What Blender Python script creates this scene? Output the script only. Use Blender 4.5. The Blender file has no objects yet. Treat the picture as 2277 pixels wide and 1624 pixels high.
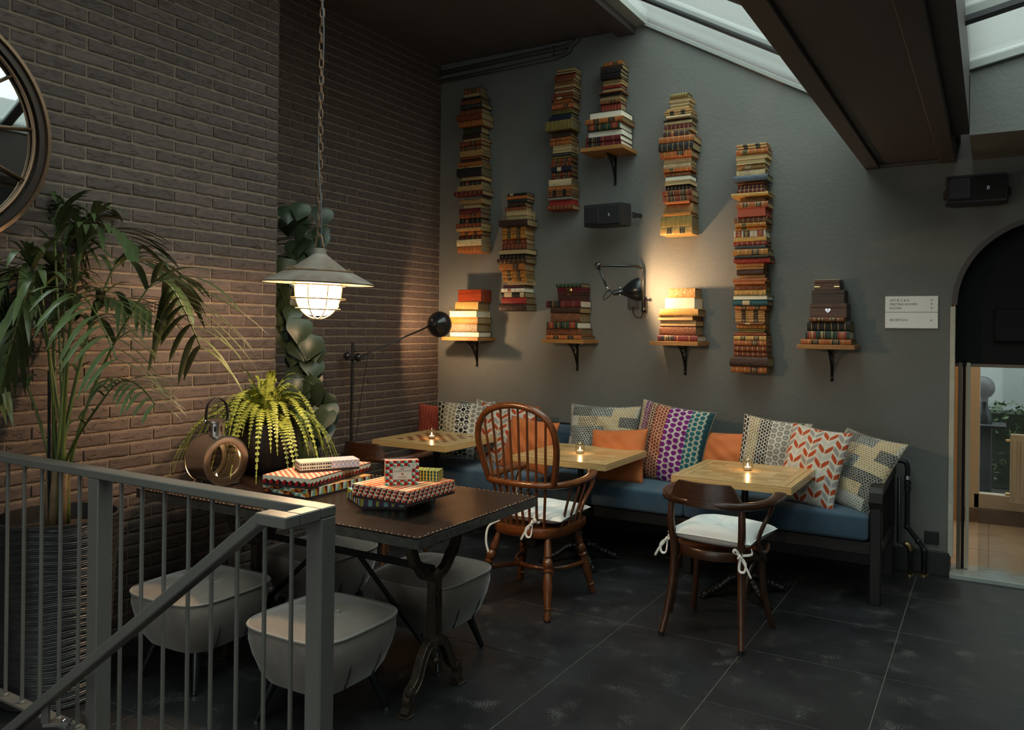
import bpy, bmesh, math, random
from mathutils import Vector, Matrix, noise as mnoise
random.seed(7)
PI = math.pi
sc = bpy.context.scene
COL = sc.collection

# ------------------------------------------------------------------ camera
CAM_H = 1.55
yaw, roll = math.radians(30.734), math.radians(0.668)
fwd = Vector((-math.sin(yaw), math.cos(yaw), 0)); rgt = Vector((math.cos(yaw), math.sin(yaw), 0)); upv = Vector((0, 0, 1))
cr, sr = math.cos(roll), math.sin(roll)
CR = cr * rgt + sr * upv; CU = -sr * rgt + cr * upv
FPX, PX, PY = 1791.0, 1138.5, 733.2
cam_d = bpy.data.cameras.new('camera'); cam = bpy.data.objects.new('camera', cam_d); COL.objects.link(cam)
mw = Matrix.Identity(4)
for i in range(3):
    mw[i][0], mw[i][1], mw[i][2] = CR[i], CU[i], -fwd[i]
mw[2][3] = CAM_H
cam.matrix_world = mw
cam_d.sensor_width = 36.0; cam_d.lens = FPX / 2277 * 36; cam_d.shift_y = -(812 - PY) / 2277
cam_d.clip_start = 0.05; cam_d.clip_end = 200
sc.camera = cam
def proj(p):
    d = Vector(p) - Vector((0, 0, CAM_H)); w = d.dot(fwd)
    return PX + FPX * d.dot(CR) / w, PY - FPX * d.dot(CU) / w, w
def at(px, py, x=None, y=None, z=None):          # the point of a pixel on one plane of the room
    d = FPX * fwd + (px - PX) * CR - (py - PY) * CU
    t = x / d.x if x is not None else (y / d.y if y is not None else (z - CAM_H) / d.z)
    return Vector((0, 0, CAM_H)) + d * t

# ------------------------------------------------------------------ sky, exposure
sc.view_settings.view_transform = 'Standard'; sc.view_settings.look = 'None'
sc.view_settings.exposure = 0.6; sc.view_settings.gamma = 1.0; sc.view_settings.use_curve_mapping = False
sc.cycles.max_bounces = 7; sc.cycles.diffuse_bounces = 4; sc.cycles.glossy_bounces = 3; sc.cycles.transmission_bounces = 4; sc.cycles.transparent_max_bounces = 8
sc.cycles.caustics_reflective = False; sc.cycles.caustics_refractive = False; sc.cycles.sample_clamp_indirect = 6
world = bpy.data.worlds.new('overcast_sky'); sc.world = world; world.use_nodes = True
wn = world.node_tree.nodes; wl = world.node_tree.links
bgn = wn['Background']
tc = wn.new('ShaderNodeTexCoord'); sx = wn.new('ShaderNodeSeparateXYZ'); wl.new(tc.outputs['Generated'], sx.inputs[0])
mr = wn.new('ShaderNodeMapRange'); mr.inputs['From Min'].default_value = 0; mr.inputs['From Max'].default_value = 1
mr.inputs['To Min'].default_value = 0.45; mr.inputs['To Max'].default_value = 1.35; wl.new(sx.outputs['Z'], mr.inputs['Value'])   # overcast: brighter overhead
bgn.inputs['Color'].default_value = (0.86, 0.90, 0.90, 1)
SKY = 2.7
mm = wn.new('ShaderNodeMath'); mm.operation = 'MULTIPLY'; mm.inputs[1].default_value = SKY
wl.new(mr.outputs[0], mm.inputs[0]); wl.new(mm.outputs[0], bgn.inputs['Strength'])

def light(name, kind, loc, energy, col, size=0.05, **kw):
    d = bpy.data.lights.new(name, kind); d.energy = energy; d.color = col
    if kind == 'AREA':
        d.shape = 'RECTANGLE'; d.size = kw['sx']; d.size_y = kw['sy']
        d.cycles.is_portal = kw.get('portal', False)
    else:
        d.shadow_soft_size = size
    o = bpy.data.objects.new(name, d); COL.objects.link(o); o.location = loc
    if 'rot' in kw: o.rotation_euler = kw['rot']
    return o

# ------------------------------------------------------------------ mesh builder
class MB:
    def __init__(s): s.v = []; s.f = []; s.m = []; s.c = None
    def add(s, vs, fs, mi=0, M=None):
        o = len(s.v)
        if M is not None: vs = [M @ Vector(p) for p in vs]
        s.v.extend([tuple(p) for p in vs]); s.f.extend([tuple(i + o for i in f) for f in fs]); s.m.extend([mi] * len(fs))
        return s
    def box(s, c, d, b=0.0, mi=0, M=None):
        hx, hy, hz = d[0] / 2, d[1] / 2, d[2] / 2
        if b <= 0:
            vs = [(c[0] + x * hx, c[1] + y * hy, c[2] + z * hz) for x in (-1, 1) for y in (-1, 1) for z in (-1, 1)]
            fs = [(0, 1, 3, 2), (4, 6, 7, 5), (0, 4, 5, 1), (2, 3, 7, 6), (0, 2, 6, 4), (1, 5, 7, 3)]
            return s.add(vs, fs, mi, M)
        b = min(b, hx * .95, hy * .95, hz * .95); h = (hx, hy, hz); vs = []; idx = {}
        for sg in [(x, y, z) for x in (-1, 1) for y in (-1, 1) for z in (-1, 1)]:
            for a in range(3):
                idx[sg, a] = len(vs)
                vs.append(tuple(c[k] + sg[k] * (h[k] if k == a else h[k] - b) for k in range(3)))
        fs = []
        for a in range(3):
            o1, o2 = [k for k in range(3) if k != a]
            for sgn in (-1, 1):
                r = []
                for p, q in ((-1, -1), (1, -1), (1, 1), (-1, 1)):
                    g = [0, 0, 0]; g[a] = sgn; g[o1] = p; g[o2] = q; r.append(idx[tuple(g), a])
                fs.append(tuple(r))
        for e in range(3):
            o1, o2 = [k for k in range(3) if k != e]
            for p in (-1, 1):
                for q in (-1, 1):
                    g = [0, 0, 0]; g[o1] = p; g[o2] = q; g[e] = -1; lo = tuple(g); g[e] = 1; hi = tuple(g)
                    fs.append((idx[lo, o1], idx[hi, o1], idx[hi, o2], idx[lo, o2]))
        for sg in [(x, y, z) for x in (-1, 1) for y in (-1, 1) for z in (-1, 1)]:
            fs.append((idx[sg, 0], idx[sg, 1], idx[sg, 2]))
        return s.add(vs, fs, mi, M)
    def bar(s, p, q, w, h, b=0, mi=0, up=(0, 0, 1)):
        p, q = Vector(p), Vector(q); d = q - p; L = d.length; x = d.normalized(); u = Vector(up)
        if abs(x.dot(u)) > .99: u = Vector((0, 1, 0))
        y = u.cross(x).normalized(); z = x.cross(y)
        M = Matrix(((x.x, y.x, z.x, 0), (x.y, y.y, z.y, 0), (x.z, y.z, z.z, 0), (0, 0, 0, 1)))
        M.translation = (p + q) / 2
        return s.box((0, 0, 0), (L, w, h), b, mi, M)
    def tube(s, pts, r, n=8, closed=False, caps=True, mi=0, M=None, flat=1.0, up=None):
        P = [Vector(p) for p in pts]; k = len(P); R = r if isinstance(r, (list, tuple)) else [r] * k
        T = []
        for i in range(k):
            if closed: t = P[(i + 1) % k] - P[i - 1]
            else: t = P[min(i + 1, k - 1)] - P[max(i - 1, 0)]
            T.append(t.normalized() if t.length > 1e-9 else Vector((0, 0, 1)))
        u = Vector(up) if up else (Vector((0, 0, 1)) if abs(T[0].z) < .9 else Vector((1, 0, 0)))
        a = (u - T[0] * u.dot(T[0])).normalized(); vs = []
        for i in range(k):
            a = (a - T[i] * a.dot(T[i]))
            a = a.normalized() if a.length > 1e-9 else T[i].orthogonal().normalized()
            bb = T[i].cross(a)
            for j in range(n):
                th = 2 * PI * j / n; vs.append(P[i] + a * (R[i] * math.cos(th)) + bb * (R[i] * flat * math.sin(th)))
        fs = []
        for i in range(k if closed else k - 1):
            i2 = (i + 1) % k
            for j in range(n):
                j2 = (j + 1) % n; fs.append((i * n + j, i * n + j2, i2 * n + j2, i2 * n + j))
        if caps and not closed:
            fs.append(tuple(range(n - 1, -1, -1))); fs.append(tuple((k - 1) * n + j for j in range(n)))
        return s.add(vs, fs, mi, M)
    def lathe(s, prof, n=24, mi=0, M=None, cap=True, a0=0, a1=2 * PI):
        full = abs(a1 - a0 - 2 * PI) < 1e-6; k = len(prof); m = n if full else n + 1; vs = []
        for r, z in prof:
            for j in range(m):
                th = a0 + (a1 - a0) * j / n; vs.append((max(r, 1e-5) * math.cos(th), max(r, 1e-5) * math.sin(th), z))
        fs = []
        for i in range(k - 1):
            for j in range(n):
                j2 = (j + 1) % m; fs.append((i * m + j, i * m + j2, (i + 1) * m + j2, (i + 1) * m + j))
        if cap and full:
            fs.append(tuple(range(n - 1, -1, -1))); fs.append(tuple((k - 1) * m + j for j in range(n)))
        return s.add(vs, fs, mi, M)
    def prism(s, poly, z0, z1, mi=0, M=None):
        k = len(poly); vs = [(x, y, z0) for x, y in poly] + [(x, y, z1) for x, y in poly]
        fs = [tuple(range(k - 1, -1, -1)), tuple(range(k, 2 * k))] + [(i, (i + 1) % k, k + (i + 1) % k, k + i) for i in range(k)]
        return s.add(vs, fs, mi, M)
    def sphere(s, c, r, n=12, m=8, mi=0, sc3=(1, 1, 1)):
        prof = [(r * math.sin(PI * i / m), -r * math.cos(PI * i / m)) for i in range(m + 1)]
        return s.lathe(prof, n, mi, Matrix.Translation(c) @ Matrix.Diagonal((*sc3, 1)), cap=False)
    def mesh(s, name, mats, smooth=None, recalc=True):
        me = bpy.data.meshes.new(name); me.from_pydata(s.v, [], s.f)
        for m in (mats if isinstance(mats, (list, tuple)) else [mats]): me.materials.append(m)
        if any(s.m): me.polygons.foreach_set('material_index', s.m)
        if recalc:
            bm = bmesh.new(); bm.from_mesh(me); bmesh.ops.recalc_face_normals(bm, faces=bm.faces); bm.to_mesh(me); bm.free()
        if smooth:
            me.polygons.foreach_set('use_smooth', [True] * len(me.polygons))
            if smooth is not True: me.set_sharp_from_angle(angle=math.radians(smooth))
        me.update(); return me
    def build(s, name, mats, parent=None, smooth=None, world=True, recalc=True):
        return link(name, s.mesh(name, mats, smooth, recalc), parent, world)

def offs(p):
    v = Vector((0, 0, 0))
    while p is not None: v += p.location; p = p.parent
    return v
def link(name, me, parent=None, world=True):
    o = bpy.data.objects.new(name, me); COL.objects.link(o)
    if parent is not None:
        o.parent = parent
        if world: o.location = -offs(parent)
    return o
def thing(name, label, cat, loc=(0, 0, 0), rz=0.0, group=None):
    o = bpy.data.objects.new(name, None); COL.objects.link(o); o.location = loc; o.rotation_euler = (0, 0, rz)
    o.empty_display_size = .1
    return tag(o, label, cat, group)
def tag(o, label=None, cat=None, group=None, kind=None):
    if label: o['label'] = label
    if cat: o['category'] = cat
    if group: o['group'] = group
    if kind: o['kind'] = kind
    return o
def struct(o): o['kind'] = 'structure'; return o
def copy_tree(o, parent=None):
    c = o.copy(); COL.objects.link(c); c.parent = parent
    for ch in list(o.children): copy_tree(ch, c)
    return c
def bez(p0, p1, p2, p3, n=10):
    p0, p1, p2, p3 = map(Vector, (p0, p1, p2, p3)); r = []
    for i in range(n + 1):
        t = i / n; r.append(p0 * (1 - t) ** 3 + p1 * (3 * t * (1 - t) ** 2) + p2 * (3 * t * t * (1 - t)) + p3 * t ** 3)
    return r
def catmull(P, n=6, closed=False):
    P = [Vector(p) for p in P]; k = len(P); r = []
    for i in range(k if closed else k - 1):
        a = P[i - 1] if (closed or i > 0) else P[0] * 2 - P[1]
        b = P[i]; c = P[(i + 1) % k]; d = P[(i + 2) % k] if (closed or i + 2 < k) else c * 2 - b
        for j in range(n):
            t = j / n
            r.append(0.5 * ((2 * b) + (c - a) * t + (2 * a - 5 * b + 4 * c - d) * t * t + (3 * b - a - 3 * c + d) * t ** 3))
    if not closed: r.append(P[-1])
    return r
def R3(x=0, y=0, z=0): return Matrix.Rotation(z, 4, 'Z') @ Matrix.Rotation(y, 4, 'Y') @ Matrix.Rotation(x, 4, 'X')
def TR(loc, x=0, y=0, z=0): return Matrix.Translation(loc) @ R3(x, y, z)

# ------------------------------------------------------------------ materials
def hexc(h, a=1):
    h = h.lstrip('#'); r = []
    for i in (0, 2, 4):
        c = int(h[i:i + 2], 16) / 255; r.append(c / 12.92 if c <= .04045 else ((c + .055) / 1.055) ** 2.4)
    return (*r, a)
MATS = {}
def pm(name, col, rough=.5, metal=0.0, bump=None, var=None, coords='Object', sheen=0, coat=0, spec=None, objcol=False, rvar=0, mapscale=None, col2=None, orand=0):
    """a principled material: var=(noise scale, amount) shifts the tone, bump=(scale, strength, detail) gives fine relief"""
    if name in MATS: return MATS[name]
    m = bpy.data.materials.new(name); m.use_nodes = True; MATS[name] = m
    nt = m.node_tree; N = nt.nodes; L = nt.links; b = N['Principled BSDF']
    c = col if not isinstance(col, str) else hexc(col)
    b.inputs['Base Color'].default_value = c; b.inputs['Roughness'].default_value = rough; b.inputs['Metallic'].default_value = metal
    if spec is not None: b.inputs['Specular IOR Level'].default_value = spec
    if sheen: b.inputs['Sheen Weight'].default_value = sheen; b.inputs['Sheen Roughness'].default_value = .35
    if coat: b.inputs['Coat Weight'].default_value = coat; b.inputs['Coat Roughness'].default_value = .15
    src = None
    if bump or var or rvar or mapscale:
        if coords == 'World':
            g = N.new('ShaderNodeNewGeometry'); src = g.outputs['Position']
        else:
            t = N.new('ShaderNodeTexCoord'); src = t.outputs[coords]
        if mapscale:
            mp = N.new('ShaderNodeMapping'); mp.inputs['Scale'].default_value = mapscale; L.new(src, mp.inputs['Vector']); src = mp.outputs[0]
    cur = None
    if objcol:
        oi = N.new('ShaderNodeObjectInfo'); cur = oi.outputs['Color']
    if var:
        nz = N.new('ShaderNodeTexNoise'); nz.inputs['Scale'].default_value = var[0]; nz.inputs['Detail'].default_value = 5; nz.inputs['Roughness'].default_value = .62
        L.new(src, nz.inputs['Vector'])
        if col2 is not None:
            rp = N.new('ShaderNodeValToRGB'); rp.color_ramp.elements[0].position = .5 - var[1] / 2; rp.color_ramp.elements[1].position = .5 + var[1] / 2
            rp.color_ramp.elements[0].color = c; rp.color_ramp.elements[1].color = col2 if not isinstance(col2, str) else hexc(col2)
            L.new(nz.outputs[0], rp.inputs[0]); cur = rp.outputs[0]
        else:
            mrr = N.new('ShaderNodeMapRange'); mrr.inputs['From Min'].default_value = .25; mrr.inputs['From Max'].default_value = .75
            mrr.inputs['To Min'].default_value = 1 - var[1]; mrr.inputs['To Max'].default_value = 1 + var[1]; L.new(nz.outputs[0], mrr.inputs[0])
            mx = N.new('ShaderNodeMix'); mx.data_type = 'RGBA'; mx.blend_type = 'MULTIPLY'; mx.inputs[0].default_value = 1
            if cur is not None: L.new(cur, mx.inputs[6])
            else: mx.inputs[6].default_value = c
            L.new(mrr.outputs[0], mx.inputs[7]); cur = mx.outputs[2]
    if orand:
        oi = N.new('ShaderNodeObjectInfo'); mrr = N.new('ShaderNodeMapRange'); mrr.inputs['To Min'].default_value = 1 - orand; mrr.inputs['To Max'].default_value = 1 + orand
        L.new(oi.outputs['Random'], mrr.inputs[0]); mx = N.new('ShaderNodeMix'); mx.data_type = 'RGBA'; mx.blend_type = 'MULTIPLY'; mx.inputs[0].default_value = 1
        if cur is not None: L.new(cur, mx.inputs[6])
        else: mx.inputs[6].default_value = c
        L.new(mrr.outputs[0], mx.inputs[7]); cur = mx.outputs[2]
    if cur is not None: L.new(cur, b.inputs['Base Color'])
    if rvar:
        nz = N.new('ShaderNodeTexNoise'); nz.inputs['Scale'].default_value = 6; nz.inputs['Detail'].default_value = 4; L.new(src, nz.inputs['Vector'])
        mrr = N.new('ShaderNodeMapRange'); mrr.inputs['To Min'].default_value = max(0, rough - rvar); mrr.inputs['To Max'].default_value = min(1, rough + rvar)
        L.new(nz.outputs[0], mrr.inputs[0]); L.new(mrr.outputs[0], b.inputs['Roughness'])
    if bump:
        nz = N.new('ShaderNodeTexNoise'); nz.inputs['Scale'].default_value = bump[0]; nz.inputs['Detail'].default_value = bump[2] if len(bump) > 2 else 3
        L.new(src, nz.inputs['Vector']); bp = N.new('ShaderNodeBump'); bp.inputs['Strength'].default_value = bump[1]; bp.inputs['Distance'].default_value = .01
        L.new(nz.outputs[0], bp.inputs['Height']); L.new(bp.outputs[0], b.inputs['Normal'])
    return m
def wood(name, c1, c2, grain='X', rough=.45, scale=9, coat=0, orand=0):
    sx_ = {'X': (1, 14, 14), 'Y': (14, 1, 14), 'Z': (14, 14, 1)}[grain]
    return pm(name, c1, rough, 0, bump=(scale, .08, 4), var=(scale, .5), col2=c2, mapscale=sx_, coat=coat, orand=orand)
def emis(name, col, strength):
    if name in MATS: return MATS[name]
    m = bpy.data.materials.new(name); m.use_nodes = True; MATS[name] = m; N = m.node_tree.nodes; L = m.node_tree.links
    N.remove(N['Principled BSDF']); e = N.new('ShaderNodeEmission'); e.inputs[0].default_value = (*col, 1); e.inputs[1].default_value = strength
    L.new(e.outputs[0], N['Material Output'].inputs[0]); return m
def glass(name, tint=(.9, .95, .93), refl=.12, rough=.02, emit=None, haze=0):
    """thin clear pane: see-through with a faint mirror sheen"""
    if name in MATS: return MATS[name]
    m = bpy.data.materials.new(name); m.use_nodes = True; MATS[name] = m; N = m.node_tree.nodes; L = m.node_tree.links
    N.remove(N['Principled BSDF']); t = N.new('ShaderNodeBsdfTransparent'); t.inputs[0].default_value = (*tint, 1)
    g = N.new('ShaderNodeBsdfGlossy'); g.inputs['Roughness'].default_value = rough
    fr = N.new('ShaderNodeFresnel'); fr.inputs[0].default_value = 1.45
    mu = N.new('ShaderNodeMath'); mu.operation = 'MULTIPLY'; mu.inputs[1].default_value = refl * 8; mu.use_clamp = True; L.new(fr.outputs[0], mu.inputs[0])
    mx = N.new('ShaderNodeMixShader'); L.new(mu.outputs[0], mx.inputs[0]); L.new(t.outputs[0], mx.inputs[1]); L.new(g.outputs[0], mx.inputs[2]); out = mx.outputs[0]
    if haze:
        d = N.new('ShaderNodeBsdfTranslucent'); d.inputs[0].default_value = (.8, .85, .83, 1); mh = N.new('ShaderNodeMixShader'); mh.inputs[0].default_value = haze
        L.new(out, mh.inputs[1]); L.new(d.outputs[0], mh.inputs[2]); out = mh.outputs[0]
    if emit:
        e = N.new('ShaderNodeEmission'); e.inputs[0].default_value = (*emit[0], 1); e.inputs[1].default_value = emit[1]
        ad = N.new('ShaderNodeAddShader'); L.new(out, ad.inputs[0]); L.new(e.outputs[0], ad.inputs[1]); out = ad.outputs[0]
    L.new(out, N['Material Output'].inputs[0]); return m
def printed(name, rough=.55, sheen=0, bump=None):
    """flat print: colour read from the mesh's own pattern"""
    if name in MATS: return MATS[name]
    m = pm(name, (.8, .8, .8, 1), rough, 0, bump=bump, sheen=sheen); N = m.node_tree.nodes
    a = N.new('ShaderNodeVertexColor'); a.layer_name = 'print'; m.node_tree.links.new(a.outputs[0], N['Principled BSDF'].inputs['Base Color']); return m
def paint_faces(me, cols):
    at_ = me.color_attributes.new('print', 'FLOAT_COLOR', 'CORNER'); buf = []
    for p, c in zip(me.polygons, cols): buf.extend(list(c) * p.loop_total)
    at_.data.foreach_set('color', buf)
def text(name, s, size, mat, parent, M, extrude=.0006, align='LEFT', space=1.0):
    c = bpy.data.curves.new(name, 'FONT'); c.body = s; c.size = size; c.extrude = extrude; c.align_x = align; c.align_y = 'CENTER'; c.space_character = space; c.resolution_u = 3
    o = bpy.data.objects.new(name, c); COL.objects.link(o); bpy.context.view_layer.update()
    me = bpy.data.meshes.new_from_object(o.evaluated_get(bpy.context.evaluated_depsgraph_get())); bpy.data.objects.remove(o); bpy.data.curves.remove(c)
    me.materials.clear(); me.materials.append(mat); o = bpy.data.objects.new(name, me); COL.objects.link(o); o.parent = parent
    o.matrix_local = Matrix.Translation(-offs(parent)) @ M
    return o

# ================================================================== the room
YW, XB, XP, YP, ZC = 5.89, -4.27, -3.63, 3.384, 3.92       # book wall, brick recess, brick pier face, pier end, ceiling
XR, YF = 2.7, -2.4
BRL, BRH = 0.2355, 0.0640
wall_m = pm('grey_green_wall_paint', (.178, .182, .168, 1), .62, bump=(38, .22, 5), var=(3, .07))
mortar_m = pm('brown_mortar', (.22, .165, .12, 1), .95, bump=(90, .5, 4), var=(30, .2), coords='World')
ceil_m = pm('charcoal_ceiling_paint', (.105, .092, .090, 1), .7, bump=(40, .1, 4), var=(4, .08))
trim_m = pm('dark_brown_beam_paint', (.080, .064, .060, 1), .5, bump=(30, .05, 3))
black_m = pm('black_paint', (.009, .009, .011, 1), .7, spec=.25)

def brick_material():
    m = bpy.data.materials.new('purple_brown_brick'); m.use_nodes = True; nt = m.node_tree; N = nt.nodes; L = nt.links; b = N['Principled BSDF']
    g = N.new('ShaderNodeNewGeometry'); mp = N.new('ShaderNodeMapping'); mp.inputs['Scale'].default_value = (1, 1, 2.2); L.new(g.outputs['Position'], mp.inputs[0])
    n1 = N.new('ShaderNodeTexNoise'); n1.inputs['Scale'].default_value = 22; n1.inputs['Detail'].default_value = 6; n1.inputs['Roughness'].default_value = .65; L.new(mp.outputs[0], n1.inputs['Vector'])
    rp = N.new('ShaderNodeValToRGB'); rp.color_ramp.elements[0].position = .3; rp.color_ramp.elements[1].position = .75
    rp.color_ramp.elements[0].color = (.070, .048, .041, 1); rp.color_ramp.elements[1].color = (.132, .092, .078, 1); L.new(n1.outputs[0], rp.inputs[0])
    oi = N.new('ShaderNodeObjectInfo'); mr_ = N.new('ShaderNodeMapRange'); mr_.inputs['To Min'].default_value = .8; mr_.inputs['To Max'].default_value = 1.2; L.new(oi.outputs['Random'], mr_.inputs[0])
    mx = N.new('ShaderNodeMix'); mx.data_type = 'RGBA'; mx.blend_type = 'MULTIPLY'; mx.inputs[0].default_value = 1; L.new(rp.outputs[0], mx.inputs[6]); L.new(mr_.outputs[0], mx.inputs[7]); L.new(mx.outputs[2], b.inputs['Base Color'])
    b.inputs['Roughness'].default_value = .72
    # water-struck creases and grain
    mp2 = N.new('ShaderNodeMapping'); mp2.inputs['Scale'].default_value = (1, 9, 34); mp2.inputs['Rotation'].default_value = (.25, 0, 0); L.new(g.outputs['Position'], mp2.inputs[0])
    n2 = N.new('ShaderNodeTexNoise'); n2.inputs['Scale'].default_value = 1.6; n2.inputs['Detail'].default_value = 2; n2.inputs['Distortion'].default_value = 1.2; L.new(mp2.outputs[0], n2.inputs['Vector'])
    cr_ = N.new('ShaderNodeValToRGB'); cr_.color_ramp.elements[0].position = .30; cr_.color_ramp.elements[1].position = .40; L.new(n2.outputs[0], cr_.inputs[0])
    n3 = N.new('ShaderNodeTexNoise'); n3.inputs['Scale'].default_value = 120; n3.inputs['Detail'].default_value = 5; L.new(g.outputs['Position'], n3.inputs['Vector'])
    ad = N.new('ShaderNodeMath'); ad.operation = 'MULTIPLY_ADD'; ad.inputs[1].default_value = .45; L.new(n3.outputs[0], ad.inputs[0]); L.new(cr_.outputs[0], ad.inputs[2])
    bp = N.new('ShaderNodeBump'); bp.inputs['Strength'].default_value = .75; bp.inputs['Distance'].default_value = .006; L.new(ad.outputs[0], bp.inputs['Height']); L.new(bp.outputs[0], b.inputs['Normal'])
    return m
brick_m = brick_material()

def brick_mesh(length, seed):
    """one brick lying along y, face towards +x, edges worn"""
    rnd = random.Random(seed); mb = MB(); L, H, D = length - .0115, BRH - .0115, .03
    ny = max(3, int(L / .055) + 1); vs = []; fs = []
    ys = [-L / 2 + L * i / ny for i in range(ny + 1)]
    prof = [(-D, -H / 2), (-.003, -H / 2), (0, -H / 2 + .006), (0, H / 2 - .006), (-.003, H / 2), (-D, H / 2)]
    for i, y in enumerate(ys):
        jit = rnd.uniform(-.0016, .0016); jb = rnd.uniform(-.0016, .0016); jx = rnd.uniform(-.0018, .0018)
        for x, z in prof: vs.append((x + (jx if x > -.01 else 0), y, z + (jit if z > 0 else jb)))
    k = len(prof)
    for i in range(ny):
        for j in range(k - 1): fs.append((i * k + j, (i + 1) * k + j, (i + 1) * k + j + 1, i * k + j + 1))
    fs.append(tuple(range(k))); fs.append(tuple(ny * k + j for j in range(k - 1, -1, -1)))
    mb.add(vs, fs); return mb
FULL = [brick_mesh(BRL, i) for i in range(7)]
FULLME = [b.mesh('brick', brick_m) for b in FULL]
CUT = {}
def lay_bricks(wall, x, y0, y1, z1, edge_even, edge_odd, lim=300):
    """running bond on the plane x, joints counted back from the two edge values"""
    L = []
    nz = int(z1 / BRH) + 1
    for k in range(nz):
        zc = k * BRH + BRH / 2 + .011; e = edge_even if k % 2 == 0 else edge_odd
        j = math.ceil((y1 - e) / BRL)
        while True:
            b1 = e + j * BRL; b0 = b1 - BRL; j -= 1
            if b1 <= y0 + .02: break
            a0, a1 = max(b0, y0), min(b1, y1)
            if a1 - a0 < .03: continue
            px, py, w = proj((x, (a0 + a1) / 2, zc))
            vis = -40 < px < 2300 and -20 < py < 1640
            L.append(((0 if vis else 1, w), (a0 + a1) / 2, zc, round(a1 - a0, 3)))
    L.sort(key=lambda t: t[0])
    rest = MB()
    for i, (_, yc, zc, ln) in enumerate(L):
        rx = random.uniform(-.0022, .0022)
        if i < lim:
            if abs(ln - BRL) < .004: me = FULLME[i % 7]
            else:
                if ln not in CUT: CUT[ln] = brick_mesh(ln, 99).mesh('brick', brick_m)
                me = CUT[ln]
            o = bpy.data.objects.new('brick', me); COL.objects.link(o); o.parent = wall
            o.location = Vector((x + rx, yc, zc)) - offs(wall)
        else:
            b = FULL[i % 7] if abs(ln - BRL) < .004 else brick_mesh(ln, 5)
            rest.add(b.v, b.f, 0, Matrix.Translation((x + rx, yc, zc)))
    if rest.v:
        tag(rest.build('brickwork', brick_m, wall), kind='stuff')

# brick walls: mortar body with a pocketed face of separate bricks
wl_ = MB().box(((XB - .3 - .002 + XB) / 2 - .001, (YP - .4 + YW + .02) / 2, 2.05), (.3, YW - YP + .42, 4.1)).build('wall_left', mortar_m); struct(wl_)
lay_bricks(wl_, XB + .003, YP - .1, YW, ZC, 5.741, 5.624)
YPN = 0.3
wp_ = MB().box(((XB - .3 + XP - .006) / 2, (YPN + YP - .006) / 2, 2.05), (XP - .006 - XB + .3, YP - .006 - YPN, 4.1)).build('wall_pier', mortar_m); struct(wp_)
lay_bricks(wp_, XP, YPN, YP, ZC, 3.384, 3.277)

# the book wall, cut to the slope of the roof light and pierced by an arched doorway
ARX, ARZ, ARR = .338, 1.742, .552                       # arch centre and radius
def wall_back():
    mb = MB(); x0, x1 = XB - .02, XR
    ax0, ax1 = ARX - ARR, ARX + ARR
    left = [(x0, 0), (ax0, 0), (ax0, ARZ)]; n = 24
    arc = [(ARX - ARR * math.cos(PI * i / n), ARZ + ARR * math.sin(PI * i / n)) for i in range(n + 1)]
    outline = [(x0, 0), (ax0, 0)] + arc + [(ax1, 0), (x1, 0), (x1, 4.2), (x0, 4.2)]
    k = len(outline)
    for y in (YW, YW + .22): mb.v.extend([(x, y, z) for x, z in outline])
    # faces: split in strips so that no polygon is concave
    def quad(a, b, c, d):
        for yy, fl in ((YW, 0), (YW + .22, 1)):
            vs = [(p[0], yy, p[1]) for p in (a, b, c, d)]; mb.add(vs, [(0, 1, 2, 3) if not fl else (3, 2, 1, 0)])
    mb.v = []; mb.f = []; mb.m = []
    quad((x0, 0), (ax0, 0), (ax0, 4.2), (x0, 4.2)); quad((ax1, 0), (x1, 0), (x1, 4.2), (ax1, 4.2))
    for i in range(n): quad(arc[i], arc[i + 1], (arc[i + 1][0], 4.2), (arc[i][0], 4.2))
    rev = [(ax0, 0)] + arc + [(ax1, 0)]
    for i in range(len(rev) - 1):
        a, b = rev[i], rev[i + 1]; mb.add([(a[0], YW, a[1]), (b[0], YW, b[1]), (b[0], YW + .22, b[1]), (a[0], YW + .22, a[1])], [(0, 1, 2, 3)], 1)
    o = mb.build('wall_back', [wall_m, black_m], recalc=False); struct(o); return o
wall_back()
struct(MB().box((XR + .1, (YF + YW) / 2, 2.1), (.2, YW - YF + .4, 4.2)).build('wall_right', wall_m))
wf = MB(); FX0, FX1, FZ0, FZ1 = -3.3, .2, .45, 2.75        # street front behind the camera: opening of a wide window added for fill light
wf.box(((XB - .3 + FX0) / 2, YF - .1, 2.1), (FX0 - XB + .3, .2, 4.2)); wf.box(((XR + .2 + FX1) / 2, YF - .1, 2.1), (XR + .2 - FX1, .2, 4.2)); wf.box(((FX0 + FX1) / 2, YF - .1, FZ0 / 2), (FX1 - FX0, .2, FZ0)); wf.box(((FX0 + FX1) / 2, YF - .1, (FZ1 + 4.2) / 2), (FX1 - FX0, .2, 4.2 - FZ1))
struct(wf.build('wall_front', wall_m))
struct(MB().box((XB - .1, (YF + YPN) / 2, 2.1), (.2, YPN - YF + .1, 4.2)).build('wall_left_rear', wall_m))

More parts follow.
